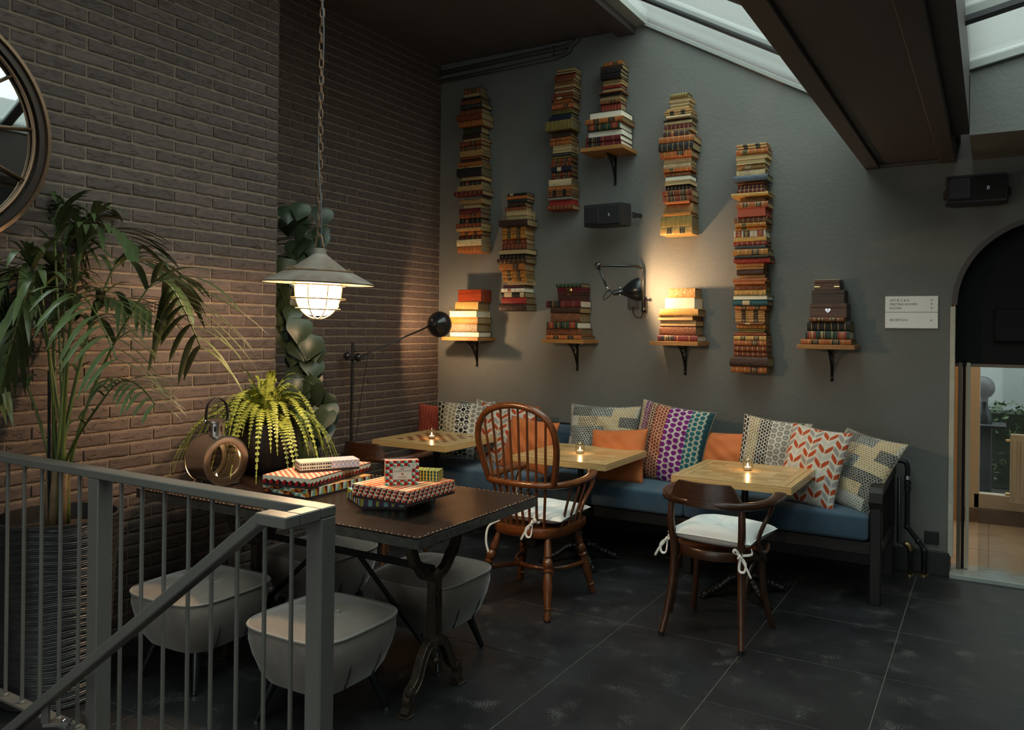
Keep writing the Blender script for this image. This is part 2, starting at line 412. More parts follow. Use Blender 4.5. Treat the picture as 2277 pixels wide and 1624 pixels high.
# floor: dark tiles with pale joints
grout_m = pm('pale_grout', (.135, .128, .105, 1), .9)
def tile_material():
    m = bpy.data.materials.new('black_stone_tile'); m.use_nodes = True; nt = m.node_tree; N = nt.nodes; L = nt.links; b = N['Principled BSDF']
    g = N.new('ShaderNodeNewGeometry')
    n1 = N.new('ShaderNodeTexNoise'); n1.inputs['Scale'].default_value = 3.2; n1.inputs['Detail'].default_value = 6; L.new(g.outputs['Position'], n1.inputs['Vector'])
    rp = N.new('ShaderNodeValToRGB'); rp.color_ramp.elements[0].color = (.0105, .0105, .0125, 1); rp.color_ramp.elements[1].color = (.025, .025, .027, 1)
    rp.color_ramp.elements[0].position = .35; rp.color_ramp.elements[1].position = .75; L.new(n1.outputs[0], rp.inputs[0])
    n2 = N.new('ShaderNodeTexNoise'); n2.inputs['Scale'].default_value = 170; n2.inputs['Detail'].default_value = 2; n2.inputs['Roughness'].default_value = .6; L.new(g.outputs['Position'], n2.inputs['Vector'])
    n3 = N.new('ShaderNodeTexNoise'); n3.inputs['Scale'].default_value = 7; n3.inputs['Detail'].default_value = 3; L.new(g.outputs['Position'], n3.inputs['Vector'])
    mu = N.new('ShaderNodeMath'); mu.operation = 'MULTIPLY'; L.new(n2.outputs[0], mu.inputs[0]); L.new(n3.outputs[0], mu.inputs[1])
    sp = N.new('ShaderNodeValToRGB'); sp.color_ramp.elements[0].position = .35; sp.color_ramp.elements[1].position = .40; L.new(mu.outputs[0], sp.inputs[0])
    mx = N.new('ShaderNodeMix'); mx.data_type = 'RGBA'; L.new(sp.outputs[0], mx.inputs[0]); L.new(rp.outputs[0], mx.inputs[6]); mx.inputs[7].default_value = (.12, .12, .115, 1)
    L.new(mx.outputs[2], b.inputs['Base Color'])
    mr_ = N.new('ShaderNodeMapRange'); mr_.inputs['To Min'].default_value = .34; mr_.inputs['To Max'].default_value = .58; L.new(n1.outputs[0], mr_.inputs[0]); L.new(mr_.outputs[0], b.inputs['Roughness'])
    bp = N.new('ShaderNodeBump'); bp.inputs['Strength'].default_value = .12; bp.inputs['Distance'].default_value = .003; L.new(n2.outputs[0], bp.inputs['Height']); L.new(bp.outputs[0], b.inputs['Normal'])
    return m
tile_m = tile_material()
fl = struct(MB().box(((XB + XR) / 2, (YF + YW) / 2, -.103), (XR - XB + 1, YW - YF + .5, .2)).build('floor', grout_m))
TX, TY = .6285, .656
tile_me = MB().box((0, 0, -.006), (TX - .0045, TY - .0045, .012), .0012).mesh('floor_tile', tile_m)
tcut = {}
for i in range(-6, 5):
    for j in range(-6, 6):
        x0, y0 = -.396 + i * TX, 3.325 + (j - 1) * TY
        x1, y1 = x0 + TX, y0 + TY
        a0, a1, b0, b1 = max(x0, XB), min(x1, XR), max(y0, YF), min(y1, YW)
        if a1 - a0 < .03 or b1 - b0 < .03: continue
        if a1 - a0 > TX - .001 and b1 - b0 > TY - .001: me = tile_me
        else:
            key = (round(a1 - a0, 2), round(b1 - b0, 2))
            if key not in tcut: tcut[key] = MB().box((0, 0, -.006), (a1 - a0 - .0045, b1 - b0 - .0045, .012), .0012).mesh('floor_tile', tile_m)
            me = tcut[key]
        o = bpy.data.objects.new('floor_tile', me); COL.objects.link(o); o.parent = fl; o.location = ((a0 + a1) / 2, (b0 + b1) / 2, 0)

# ceiling, roof lights and the boxed gutter between them
SX0, SZ0, SM = -2.356, 3.935, -.572                       # left roof light: upper edge and fall
GX0, GX1, GZ = -.738, -.203, 2.676                        # gutter box
GTOP = SZ0 + SM * (GX0 - SX0)
def cz(x): return SZ0 + SM * (x - SX0)
ce = MB(); ce.box(((XB - .3 + SX0 - .06) / 2, (YF + YW) / 2, ZC + .1), (SX0 - .06 - XB + .3, YW - YF + .4, .2)); struct(ce.build('ceiling', ceil_m))
struct(MB().box((SX0 - .13, (YF + YW) / 2, ZC + .01), (.15, YW - YF, .12), .006).build('trim_1', trim_m))
g = thing_g = MB(); g.box(((GX0 + GX1) / 2, (YF + YW) / 2, GZ + .2), (GX1 - GX0, YW - YF, .4)); gut = struct(g.build('ceiling_gutter', trim_m))
for xx, w in ((GX0 + .045, .09), (GX1 - .045, .09)):
    MB().box((xx, (YF + YW) / 2, GZ - .011), (w, YW - YF, .022), .004).build('edge_board', trim_m, gut)
MB().box(((GX0 + GX1) / 2, YW - .03, GZ - .009), (GX1 - GX0 - .18, .05, .018), .003).build('end_board', trim_m, gut)
MB().box((GX1 + .012, (YF + YW) / 2, GZ + .26), (.03, YW - YF, .3), .004).build('side_board_or_slot_shade', trim_m, gut)
frame_m = pm('pale_grey_window_frame', (.36, .38, .36, 1), .45); fdark_m = pm('dark_window_bar', (.03, .033, .036, 1), .4)
sky_glass = glass('wired_roof_glass', (.86, .92, .89), .06, .05, haze=.08)
w1 = struct(thing('window_1', None, None, (SX0, YW, SZ0)))
yb = [YW - .012, 5.02, 4.15, 3.28, 2.41, 1.54, .67, -.2, -1.07, -1.94, -2.38]
for i, y in enumerate(yb):
    a, b = Vector((SX0 - .02, y, cz(SX0 - .02))), Vector((GX0 + .03, y, cz(GX0 + .03)))
    n = Vector((-SM, 0, 1)).normalized()
    if i == 0:
        MB().bar(a + n * .012, b + n * .012, .03, .03, .003).build('frame', frame_m, w1); continue
    MB().bar(a + n * .02, b + n * .02, .075, .022, .003).build('glazing_bar', fdark_m, w1)
    MB().bar(a + n * .05, b + n * .05, .05, .05, .004).build('glazing_bar', frame_m, w1)
for i in range(len(yb) - 1):
    y0, y1 = yb[i + 1] + .01, yb[i] - .01; n = Vector((-SM, 0, 1)).normalized() * .05
    p = [Vector((x, y, cz(x))) + n for x, y in ((SX0, y0), (GX0, y0), (GX0, y1), (SX0, y1))]; q = [v + n * .12 for v in p]
    MB().add(p + q, [(0, 1, 2, 3), (7, 6, 5, 4), (0, 4, 5, 1), (1, 5, 6, 2), (2, 6, 7, 3), (3, 7, 4, 0)]).build('pane', sky_glass, w1)
MB().bar((SX0 - .01, YF, SZ0 + .05), (SX0 - .01, YW, SZ0 + .05), .1, .12).build('frame', frame_m, w1)
MB().bar((GX0 + .02, YF, GTOP + .06), (GX0 + .02, YW, GTOP + .06), .06, .1).build('frame', frame_m, w1)
MB().box((GX1 + .044, (YF + 5.14) / 2 + .1, 2.96), (.086, 5.14 - YF + .2, .5)).build('side_board_or_slot_shade', trim_m, gut)  # dark filler box standing in for the shade of the open slot
# right roof light, a shallow monopitch behind a bulkhead
RX0, RZ0, RM, RX1 = GX1 + .06, 3.0, .2, 1.25
BY = 5.14
def rz(x): return RZ0 + RM * (x - RX0)
blue_m = wall_m
struct(MB().add([(GX1 + .09, BY, 2.66), (XR, BY, 2.66), (XR, BY, rz(XR) + .02), (GX1 + .09, BY, rz(GX1 + .09) + .02), (GX1 + .09, YW, 2.66), (XR, YW, 2.66), (XR, YW, rz(XR) + .02), (GX1 + .09, YW, rz(GX1 + .09) + .02)],
    [(0, 1, 2, 3), (7, 6, 5, 4), (0, 4, 5, 1), (1, 5, 6, 2), (2, 6, 7, 3), (3, 7, 4, 0)]).build('ceiling_bulkhead', wall_m))
w2 = struct(thing('window_2', None, None, (RX0, BY, RZ0)))
yr = [BY, 4.27, 3.4, 2.53, 1.66, .79, -.08, -.95, -1.82, -2.38]
for i, y in enumerate(yr):
    a, b = Vector((RX0, y, rz(RX0))), Vector((RX1, y, rz(RX1)))
    MB().bar(a + Vector((0, 0, .04)), b + Vector((0, 0, .04)), .05 if i else .06, .06, .004).build('glazing_bar', frame_m, w2)
    if i: MB().bar(a, b, .06, .03, .003).build('glazing_bar', fdark_m, w2)
for i in range(len(yr) - 1):
    p = [Vector((x, y, rz(x) + .05)) for x, y in ((RX0, yr[i + 1] + .01), (RX1, yr[i + 1] + .01), (RX1, yr[i] - .01), (RX0, yr[i] - .01))]; q = [v + Vector((0, 0, .006)) for v in p]
    MB().add(p + q, [(0, 1, 2, 3), (7, 6, 5, 4), (0, 4, 5, 1), (1, 5, 6, 2), (2, 6, 7, 3), (3, 7, 4, 0)]).build('pane', sky_glass, w2)
MB().bar((RX0 - .03, YF, RZ0 + .02), (RX0 - .03, BY, RZ0 + .02), .05, .16).build('frame', fdark_m, w2)
MB().bar((RX0 - .075, YF, RZ0 - .06), (RX0 - .075, BY, RZ0 - .06), .02, .26).build('frame', frame_m, w2)
struct(MB().box(((RX1 + XR + .2) / 2, (YF + YW) / 2, rz(RX1) + .1), (XR + .2 - RX1, YW - YF + .4, .2)).build('ceiling_right', ceil_m))
# portals guide the sky's light through the two roof lights
pc = Vector(((SX0 + GX0) / 2, (YF + YW) / 2, cz((SX0 + GX0) / 2) + .02))
light('roof_light_portal', 'AREA', pc, 1, (1, 1, 1), sx=(GX0 - SX0) / math.cos(math.atan(SM)), sy=YW - YF, portal=True, rot=(0, -math.atan(SM), 0))
light('roof_light_portal', 'AREA', ((RX0 + RX1) / 2, (YF + BY) / 2, rz((RX0 + RX1) / 2) + .02), 1, (1, 1, 1), sx=(RX1 - RX0) / math.cos(math.atan(RM)), sy=BY - YF, portal=True, rot=(0, -math.atan(RM), 0))

# unseen window added behind the camera to bring in front daylight
w4 = struct(thing('added_window', None, None, (FX0, YF, FZ0)))
for i in range(5):
    xx = FX0 + (FX1 - FX0) * i / 4; MB().box((xx, YF - .08, (FZ0 + FZ1) / 2), (.07, .08, FZ1 - FZ0), .004).build('mullion', fdark_m, w4)
for zz in (FZ0 + .03, 2.1, FZ1 - .03): MB().box(((FX0 + FX1) / 2, YF - .08, zz), (FX1 - FX0, .08, .06), .004).build('transom', fdark_m, w4)
for i in range(4):
    xx = FX0 + (FX1 - FX0) * (i + .5) / 4; MB().box((xx, YF - .08, (FZ0 + FZ1) / 2), ((FX1 - FX0) / 4 - .07, .008, FZ1 - FZ0 - .06)).build('pane', glass('added_window_glass', (.93, .95, .94), .02, .02), w4)
light('added_window_portal', 'AREA', ((FX0 + FX1) / 2, YF + .01, (FZ0 + FZ1) / 2), 1, (1, 1, 1), sx=FX1 - FX0, sy=FZ1 - FZ0, portal=True, rot=(PI / 2, 0, 0))
# skirting
sk_m = pm('black_stone_skirting', (.022, .021, .022, 1), .4, var=(20, .3))
struct(MB().box(((XB + ARX - ARR) / 2, YW - .015, .075), (ARX - ARR - XB, .03, .15), .002).build('baseboard_back', sk_m))
struct(MB().box(((XR + ARX + ARR) / 2, YW - .015, .075), (XR - ARX - ARR, .03, .15), .002).build('baseboard_back_right', sk_m))

# ---------------------------------------------------------------- doorway and the passage beyond
marble_m = pm('grey_marble', (.42, .45, .42, 1), .25, var=(5, .25)); stone_m = pm('pale_stone_jamb', (.62, .58, .47, 1), .6, bump=(60, .3, 4), var=(12, .15))
ax0 = ARX - ARR; ax1 = ARX + ARR
d1 = struct(thing('door_1', None, None, (ARX, YW, 0)))
MB().box((ax0 + .004, YW - .004, .93), (.030, .03, 1.60), .003).build('stone_jamb', stone_m, d1)
MB().box((ax1 - .004, YW - .004, .93), (.030, .03, 1.60), .003).build('stone_jamb', stone_m, d1)
MB().box((ARX, YW + .10, .012), (2 * ARR, .30, .03), .003).build('threshold', marble_m, d1)
# arched rim and transom of dark panels
rim = MB(); n = 28
for i in range(n):
    t0, t1 = PI * i / n, PI * (i + 1) / n; P = []
    for y in (YW - .012, YW + .04):
        for r in (ARR + .004, ARR - .028):
            for t in (t0, t1): P.append((ARX - r * math.cos(t), y, ARZ + r * math.sin(t)))
    rim.add(P, [(0, 1, 3, 2), (4, 6, 7, 5), (2, 3, 7, 6), (0, 4, 5, 1)])
rim.build('arch_rim', trim_m, d1)
tr = MB(); arc = [(ARX - (ARR - .01) * math.cos(PI * i / 24), ARZ + (ARR - .01) * math.sin(PI * i / 24)) for i in range(25)]
tr.prism(arc + [(ax1 - .01, 1.36), (ax0 + .01, 1.36)], 0, .05, 0, Matrix(((1, 0, 0, 0), (0, 0, 1, YW + .17), (0, 1, 0, 0), (0, 0, 0, 1))))
tr.build('transom_panel', black_m, d1)
MB().box((ARX + .08, YW + .155, 1.615), (2 * ARR - .30, .04, .22), .01).build('transom_panel', black_m, d1)
bronze_m = pm('brown_door_frame', (.17, .125, .085, 1), .4)
MB().box((ARX, YW + .155, 1.353), (2 * ARR - .02, .05, .02), .002).build('door_head', bronze_m, d1)
MB().box((ax0 + .045, YW + .13, .70), (.022, .05, 1.34), .002).build('door_stile', bronze_m, d1)
MB().box((ax0 + .068, YW + .13, .70), (.018, .03, 1.34), .002).build('door_stile', black_m, d1)
MB().box((ax0 + .092, YW + .14, .70), (.022, .03, 1.34), .002).build('door_stile', pm('cream_gloss', (.55, .48, .36, 1), .35), d1)
MB().box((ARX + .07, YW + .14, .69), (2 * ARR - .17, .008, 1.32)).build('pane', glass('door_glass', (.84, .85, .84), .10, .01), d1)
# passage: travertine floor, cream window wall, garden behind
PYB = 7.75
pf_m = pm('travertine_floor', (.46, .35, .24, 1), .3, var=(6, .22), bump=(12, .05, 3))
pfl = struct(MB().box((.6, (YW + .22 + PYB) / 2, -.02), (4.2, PYB - YW - .2, .04)).build('floor_passage', pf_m))
for i in range(7):
    for j in range(3):
        MB().box((-1.2 + i * .6 + .3, YW + .25 + .3 + j * .52, .004), (.594, .514, .008), .001).build('floor_tile', pf_m, pfl)
cream_m = pm('cream_paint', (.60, .52, .40, 1), .5); tan_m = pm('tan_render', (.50, .30, .15, 1), .7)
psk = pm('brown_marble_skirting', (.16, .11, .075, 1), .35, var=(10, .3))
struct(MB().box((-.62, 6.95, 1.4), (.1, 1.7, 2.8)).build('wall_passage_left', cream_m))
struct(MB().box((2.2, 6.95, 1.4), (.1, 1.7, 2.8)).build('wall_passage_right', cream_m))
struct(MB().box((.6, 6.93, 2.75), (4.2, 1.68, .1)).build('ceiling_passage', cream_m))
GW0 = at(2183, 900, y=PYB).x
w3 = struct(thing('window_3', None, None, (GW0, PYB, 0)))
MB().box((GW0 - .23, PYB - .05, 1.35), (.2, .1, 2.7)).build('reveal', tan_m, w3)
MB().box((GW0 - .075, PYB - .03, 1.35), (.13, .1, 2.7), .004).build('frame', cream_m, w3)
MB().box((GW0 + 1.1, PYB - .03, .185), (2.3, .1, .12), .004).build('frame', cream_m, w3)
MB().box((GW0 + 1.1, PYB - .03, 2.5), (2.3, .1, .4), .004).build('frame', cream_m, w3)
MB().box((GW0 + 1.0, PYB - .02, .06), (2.9, .14, .13), .003).build('sill_skirting', psk, w3)
MB().box((GW0 + 1.1, PYB - .02, 1.3), (2.3, .008, 2.15)).build('pane', glass('garden_glass', (.86, .9, .88), .05, .01), w3)
garden_m = pm('grey_blue_garden_wall', (.30, .34, .34, 1), .85, bump=(20, .3, 4), var=(3, .1))
struct(MB().box((1.5, 11.2, 1.9), (7, .2, 3.8)).build('wall_garden', garden_m))
struct(MB().box((1.5, 9.5, -.15), (7, 3.4, .1)).build('ground_garden', pm('garden_soil', (.03, .025, .02, 1), .95, bump=(20, .5, 4))))

# ================================================================== things beyond the doorway
leaf_m = pm('hedge_leaf', (.055, .10, .035, 1), .4, var=(9, .6), orand=.2)
def hedge():
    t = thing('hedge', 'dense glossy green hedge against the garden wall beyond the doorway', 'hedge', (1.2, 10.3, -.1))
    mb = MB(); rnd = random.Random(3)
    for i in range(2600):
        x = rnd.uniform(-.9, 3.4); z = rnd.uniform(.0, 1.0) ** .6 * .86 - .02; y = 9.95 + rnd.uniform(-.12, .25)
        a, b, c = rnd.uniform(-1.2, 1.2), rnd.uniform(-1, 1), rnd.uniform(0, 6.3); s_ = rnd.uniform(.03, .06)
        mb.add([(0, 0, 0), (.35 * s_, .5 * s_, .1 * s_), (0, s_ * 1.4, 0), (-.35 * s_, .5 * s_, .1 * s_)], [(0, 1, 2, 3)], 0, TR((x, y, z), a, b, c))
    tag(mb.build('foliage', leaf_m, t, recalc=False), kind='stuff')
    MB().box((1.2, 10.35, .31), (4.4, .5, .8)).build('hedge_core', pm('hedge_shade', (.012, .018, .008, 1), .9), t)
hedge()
def sculpture():
    p = at(2188, 940, y=9.3); t = thing('garden_sculpture', 'dark round garden sculpture on a flat plinth seen through the passage window', 'sculpture', (p.x, 9.3, -.1))
    dk = pm('dark_bronze', (.02, .022, .028, 1), .4, .3)
    MB().box((p.x, 9.3, .27), (.14, .14, .76), .01).build('plinth', dk, t)
    MB().box((p.x + .02, 9.3, .66), (.34, .34, .03), .008).build('plinth_slab', dk, t)
    MB().lathe([(.07, .67), (.075, .72), (.05, .79), (.03, .85), (.035, .93)], 16, 0, Matrix.Translation((p.x, 9.3, 0))).build('stand', dk, t, smooth=40)
    MB().sphere((p.x - .02, 9.3, 1.027), .115, 20, 12).build('ball', dk, t, smooth=True)
sculpture()
def radiator():
    p = at(2245, 1095, y=7.6); x0 = p.x; z0 = .20; t = thing('radiator', 'cream ribbed panel radiator below the passage window', 'radiator', (x0 + .4, 7.6, 0))
    m = pm('radiator_enamel', (.72, .66, .54, 1), .35)
    MB().box((x0 + .4, 7.62, z0 + .28), (.8, .03, .56), .008).build('panel', m, t)
    for i in range(14):
        MB().tube([(x0 + .03 + i * .055, 7.60, z0 + .05), (x0 + .03 + i * .055, 7.597, z0 + .08), (x0 + .03 + i * .055, 7.597, z0 + .48), (x0 + .03 + i * .055, 7.60, z0 + .51)], .013, 8).build('rib', m, t, smooth=50)
    MB().tube([(x0 - .03, 7.62, z0 + .07), (x0 + .02, 7.62, z0 + .07)], .012, 8).build('valve', pm('brass', (.7, .5, .22, 1), .3, 1), t)
    MB().tube([(x0 - .03, 7.62, z0 + .5), (x0 + .02, 7.62, z0 + .5)], .01, 8).build('valve', MATS['brass'], t)
    for i in (0, 1): MB().box((x0 + .1 + i * .6, 7.67, z0 + .2), (.03, .1, .4)).build('bracket', m, t)
radiator()

def added_passage_lamp():  # unseen lamp added to throw warm light on the passage floor
    x, y = .55, 6.75; t = thing('added_ceiling_lamp', 'added unseen dome ceiling lamp warming the passage beyond the doorway', 'lamp', (x, y, 2.7))
    MB().lathe([(.14, 2.7), (.14, 2.66), (.12, 2.655)], 24, 0, Matrix.Translation((x, y, 0)), cap=False).build('lamp_ring', cream_m, t, smooth=30)
    MB().lathe([(.12, 2.66), (.10, 2.625), (.05, 2.60), (0, 2.595)], 24, 0, Matrix.Translation((x, y, 0)), cap=False).build('glass_dome', emis('added_lamp_glow', (1, .78, .5), 3), t, smooth=True)
    light('added_passage_light', 'POINT', (x, y, 2.5), 16, (1, .72, .45), .08)
added_passage_lamp()

# ================================================================== shelves, books and boxes on the book wall
BCOL = dict(brown='7a4a2c', redbrown='7c3a20', orange='a85f2c', tan='b08550', gold='b0742e', goldlt='c39650', cream='d8c092', white='d8d0bc', black='1c1a19', dkbrown='3d2519',
    darkgrey='3a3835', dkred='5a1e1a', red='8e2a22', maroon='5e1a1e', green='23402c', dkgreen='1f2a22', navy='1c2238', olive='7a6a34', olivedk='38351f', lgrey='8c8a84', purple='4a2228',
    bluegrey='4a5664', teal='1e5058', salmon='b05c3c', greytan='7c6a52', redp='a03028', salmonp='b4583e')
PAGE = {'n': 'b49a6c', 'W': 'e6dfc8'}
WORD = dict(brown='brown leather', redbrown='russet leather', orange='orange-brown leather', tan='tan', gold='golden-brown', goldlt='light gold', cream='cream', white='white', black='black', dkbrown='dark brown leather',
    darkgrey='dark grey', dkred='dark red', red='red', maroon='maroon', green='green', dkgreen='dark green', navy='navy blue', olive='olive', olivedk='dark olive', lgrey='light grey', purple='plum', bluegrey='blue-grey',
    teal='teal', salmon='salmon', greytan='grey-tan', redp='red', salmonp='salmon')
cover_m = pm('book_cover', (.5, .5, .5, 1), .55, bump=(60, .25, 3), var=(26, .28), objcol=True, coords='World')
orn_m = pm('book_cover_tooled', (.5, .5, .5, 1), .5, bump=(90, .5, 3), var=(70, .75), objcol=True, coords='World')
page_m = pm('book_pages', (.5, .5, .5, 1), .8, var=(5, .18), objcol=True, coords='World', mapscale=(1, 1, 60))
gilt_m = pm('gilt', (.62, .43, .16, 1), .38, .6)
lab = {'l': pm('dark_label', (.035, .022, .018, 1), .5), 'L': pm('red_label', (.26, .025, .02, 1), .5), 'G': pm('green_label', (.06, .08, .03, 1), .5), 'c': pm('cream_label', (.55, .42, .24, 1), .6), 'k': pm('black_label', (.012, .012, .014, 1), .5), 'n': pm('green_leather', (.02, .045, .028, 1), .5)}
def spine_strip(mb, x0, x1, d, h, proud, mi):
    """a band wrapped round the rounded spine"""
    n = 6; pts = []
    for i in range(n + 1):
        t = PI * i / n; pts.append((-d - .007 * math.sin(t) - proud * math.sin(max(t, .01)) - proud * .4, (h / 2 - .0006) * -math.cos(t) + h / 2))
    vs = [(x, y, z) for x in (x0, x1) for y, z in pts]; fs = [(i, i + 1, n + 2 + i, n + 1 + i) for i in range(n)]
    m = n + 1
    for e, q in ((0, 1), (1, -1)):
        b = len(vs); vs += [((x0, x1)[e], -d + .003, z) for y, z in pts]
        for i in range(n): fs.append((b + i, b + i + 1, e * m + i + 1, e * m + i))
    mb.add(vs, fs, mi)
def make_book(xl, xr, dep, h, kind, ck, st, zb, label, group, rnd):
    w = xr - xl; xc = (xl + xr) / 2; rz = math.radians(rnd.uniform(-2.2, 2.2)) if w < .3 else 0
    t = thing('book', label, 'book', (xc, YW - .012, zb), 0, group); t.rotation_euler.z = rz * .5
    hw = w / 2; d = dep - .012; c = hexc(BCOL[ck]); v = rnd.uniform(.88, 1.12); c = tuple(min(1, q * v) for q in c[:3]) + (1,)
    brd = min(.0032, h * .16)
    pg = MB(); pg.box((0, -d / 2 + .001, h / 2), (w - .008, d - (.010 if kind == 's' else .004), h - 2 * brd), .0008)
    po = pg.build('page_block', page_m, t, world=False); pc_ = PAGE['W' if (st in ('W', '3', '4') or ck == 'white') else 'n']
    if ck == 'salmonp': pc_ = 'b0553c'
    if ck == 'redp': pc_ = '9c2c26'
    pcv = hexc(pc_); q = rnd.uniform(.85, 1.1) if (kind == 'p' or pc_ == 'e6dfc8') else rnd.uniform(.32, .8); po.color = (pcv[0] * q, pcv[1] * q, pcv[2] * q, 1)
    cv = MB(); mats = [orn_m if st == 'g' else cover_m, gilt_m]
    if kind == 's':
        n = 6; pts = [(0, 0)] + [(-d - .007 * math.sin(PI * i / n), h / 2 - (h / 2) * math.cos(PI * i / n)) for i in range(n + 1)] + [(0, h)]
        inn = [(0, brd)] + [(-d + .002 - .004 * math.sin(PI * i / n), h / 2 - (h / 2 - brd) * math.cos(PI * i / n)) for i in range(n + 1)] + [(0, h - brd)]
        k = len(pts); vs = []
        for x in (-hw, hw): vs += [(x, y, z) for y, z in pts] + [(x, y, z) for y, z in inn]
        fs = []
        for i in range(k - 1):
            fs.append((i, i + 1, 2 * k + i + 1, 2 * k + i)); fs.append((k + i, 3 * k + i, 3 * k + i + 1, k + i + 1))
            fs.append((i, k + i, k + i + 1, i + 1)); fs.append((2 * k + i, 2 * k + i + 1, 3 * k + i + 1, 3 * k + i))
        fs += [(0, 2 * k, 3 * k, k), (k - 1, 2 * k - 1, 4 * k - 1, 3 * k - 1)]
        cv.add(vs, fs)
        if st in ('r', 'w', 'l', 'L', 'G', '3', '4', 'c') or st == 'w2':
            nb = {'r': 6, 'w': 4, 'l': 4, 'L': 4, 'G': 4, '3': 4, '4': 3, 'c': 0, 'w2': 0}[st]
            for i in range(nb):
                x = -hw + w * (i + .7) / (nb + .4); spine_strip(cv, x - .0016, x + .0016, d, h, .0012, 1)
    else:
        cv.box((0, -d / 2, brd / 2), (w, d + .003, brd), .0006); cv.box((0, -d / 2, h - brd / 2), (w, d + .003, brd), .0006); cv.box((0, -.003, h / 2), (w, .006, h), .001)
    co = cv.build('cover', mats, t, smooth=35, world=False); co.color = c
    L = []
    if kind == 's':
        if st == 'l': L = [(.55, .75, 'l')]
        elif st == 'L': L = [(.28, .42, 'L')]
        elif st == 'G': L = [(.22, .36, 'G')]
        elif st == 'c': L = [(.3, .5, 'c')] if ck != 'black' else [(.12, .3, 'c')]
        elif st == 'w': L = [(.22, .36, 'k'), (.62, .78, 'k')]
        elif st == 'w2': L = [(.14, .46, 'c'), (.8, .97, 'c')]
        elif st == '3': L = [(.05, .24, 'L'), (.3, .5, 'k'), (.74, .94, 'L')]
        elif st == '4': L = [(.08, .42, 'k')]
    for a, b, m in L:
        mb = MB(); spine_strip(mb, -hw + w * a, -hw + w * b, d, h, .0009, 0)
        if m in ('L', 'k', 'l') and h > .02:
            for j in range(3):
                xx = -hw + w * (a + (b - a) * (.3 + .2 * j)); spine_strip(mb, xx - .0009, xx + .0009, d, h * .999, .0014, 1)
        mb.build('spine_label', [lab[m], gilt_m], t, smooth=35, world=False)
    return t
BOXM = dict(box_red=wood('red_mahogany', '6e1f10', 'a04420', 'X', .3, 6, coat=.3), box_maroon=pm('maroon_lacquer', hexc('5c2024'), .35), box_brown=wood('plum_brown_wood', '3a1c18', '4c2a22', 'X', .4),
    box_walnut=wood('walnut', '3a2114', '6a4426', 'X', .38, 5), box_grey=pm('taupe_leather', hexc('4a3c36'), .6, bump=(90, .2, 3)))
BOXL = {'box_red': 'red mahogany wooden box crowning the books on the corner shelf', 'box_maroon': 'flat maroon box with a brass medallion lock under a thin green book', 'box_brown': 'deep plum-brown wooden box with a brass clasp above a maroon book',
    ('box_walnut', 'brass'): 'small walnut box with brass corner straps topping the rightmost shelf pile', 'box_grey': 'taupe leather-covered box between two walnut boxes', ('box_walnut', 'lock'): 'walnut box with a silver heart lock resting on books'}
def make_box(xl, xr, dep, h, ck, st, zb):
    w = xr - xl; xc = (xl + xr) / 2; t = thing('keepsake_box', BOXL.get((ck, st), BOXL.get(ck)), 'box', (xc, YW - .012, zb)); d = dep - .012; m = BOXM[ck]
    lid = h * (.3 if st != 'medal' else .45)
    MB().box((0, -d / 2, (h - lid) / 2), (w, d, h - lid - .0012), .0012).build('box_body', m, t, world=False)
    MB().box((0, -d / 2, h - lid / 2), (w + .002, d + .002, lid - .0012), .002).build('box_lid', m, t, world=False)
    br = pm('polished_brass', (.78, .58, .26, 1), .25, 1); si = pm('silver_metal', (.7, .7, .72, 1), .25, 1)
    if st == 'brass':
        for s_ in (-1, 1): MB().box((s_ * (w / 2 - .018), -d - .001, h * .32), (.036, .004, .008), .001).build('strap', br, t, world=False)
        MB().box((0, -d / 2, h + .001), (w + .003, d + .003, .003)).build('lid_edge', pm('pale_inlay', (.6, .5, .36, 1), .4), t, world=False)
    elif st == 'medal':
        MB().lathe([(.024, 0), (.024, .003), (.018, .005), (.001, .006)], 20, 0, TR((0, -d - .0005, h * .55), PI / 2) @ Matrix.Diagonal((1, .8, 1, 1))).build('medallion', br, t, smooth=30, world=False)
    elif st == 'clasp':
        c = MB(); c.box((0, -d - .002, h * .78), (.034, .004, .008), .001); c.box((0, -d - .002, h * .66), (.034, .004, .007), .001); c.box((0, -d - .003, h * .72), (.012, .005, .024), .001); c.build('clasp', br, t, world=False)
    elif st == 'lock':
        pts = []
        for i in range(24):
            a = 2 * PI * i / 24; pts.append((.0011 * 16 * math.sin(a) ** 3, .0011 * (13 * math.cos(a) - 5 * math.cos(2 * a) - 2 * math.cos(3 * a) - math.cos(4 * a))))
        lo = MB().prism(pts, 0, .004, 0, TR((0, -d, h * .52), PI / 2)).build('heart_lock', si, t, world=False)
        kh = MB().prism([(-.002, -.006), (.002, -.006), (.0012, 0), (.003, .003), (0, .005), (-.003, .003), (-.0012, 0)], .004, .005, 0, TR((0, -d, h * .52), PI / 2)).build('keyhole', black_m, lo, world=False)
    return t
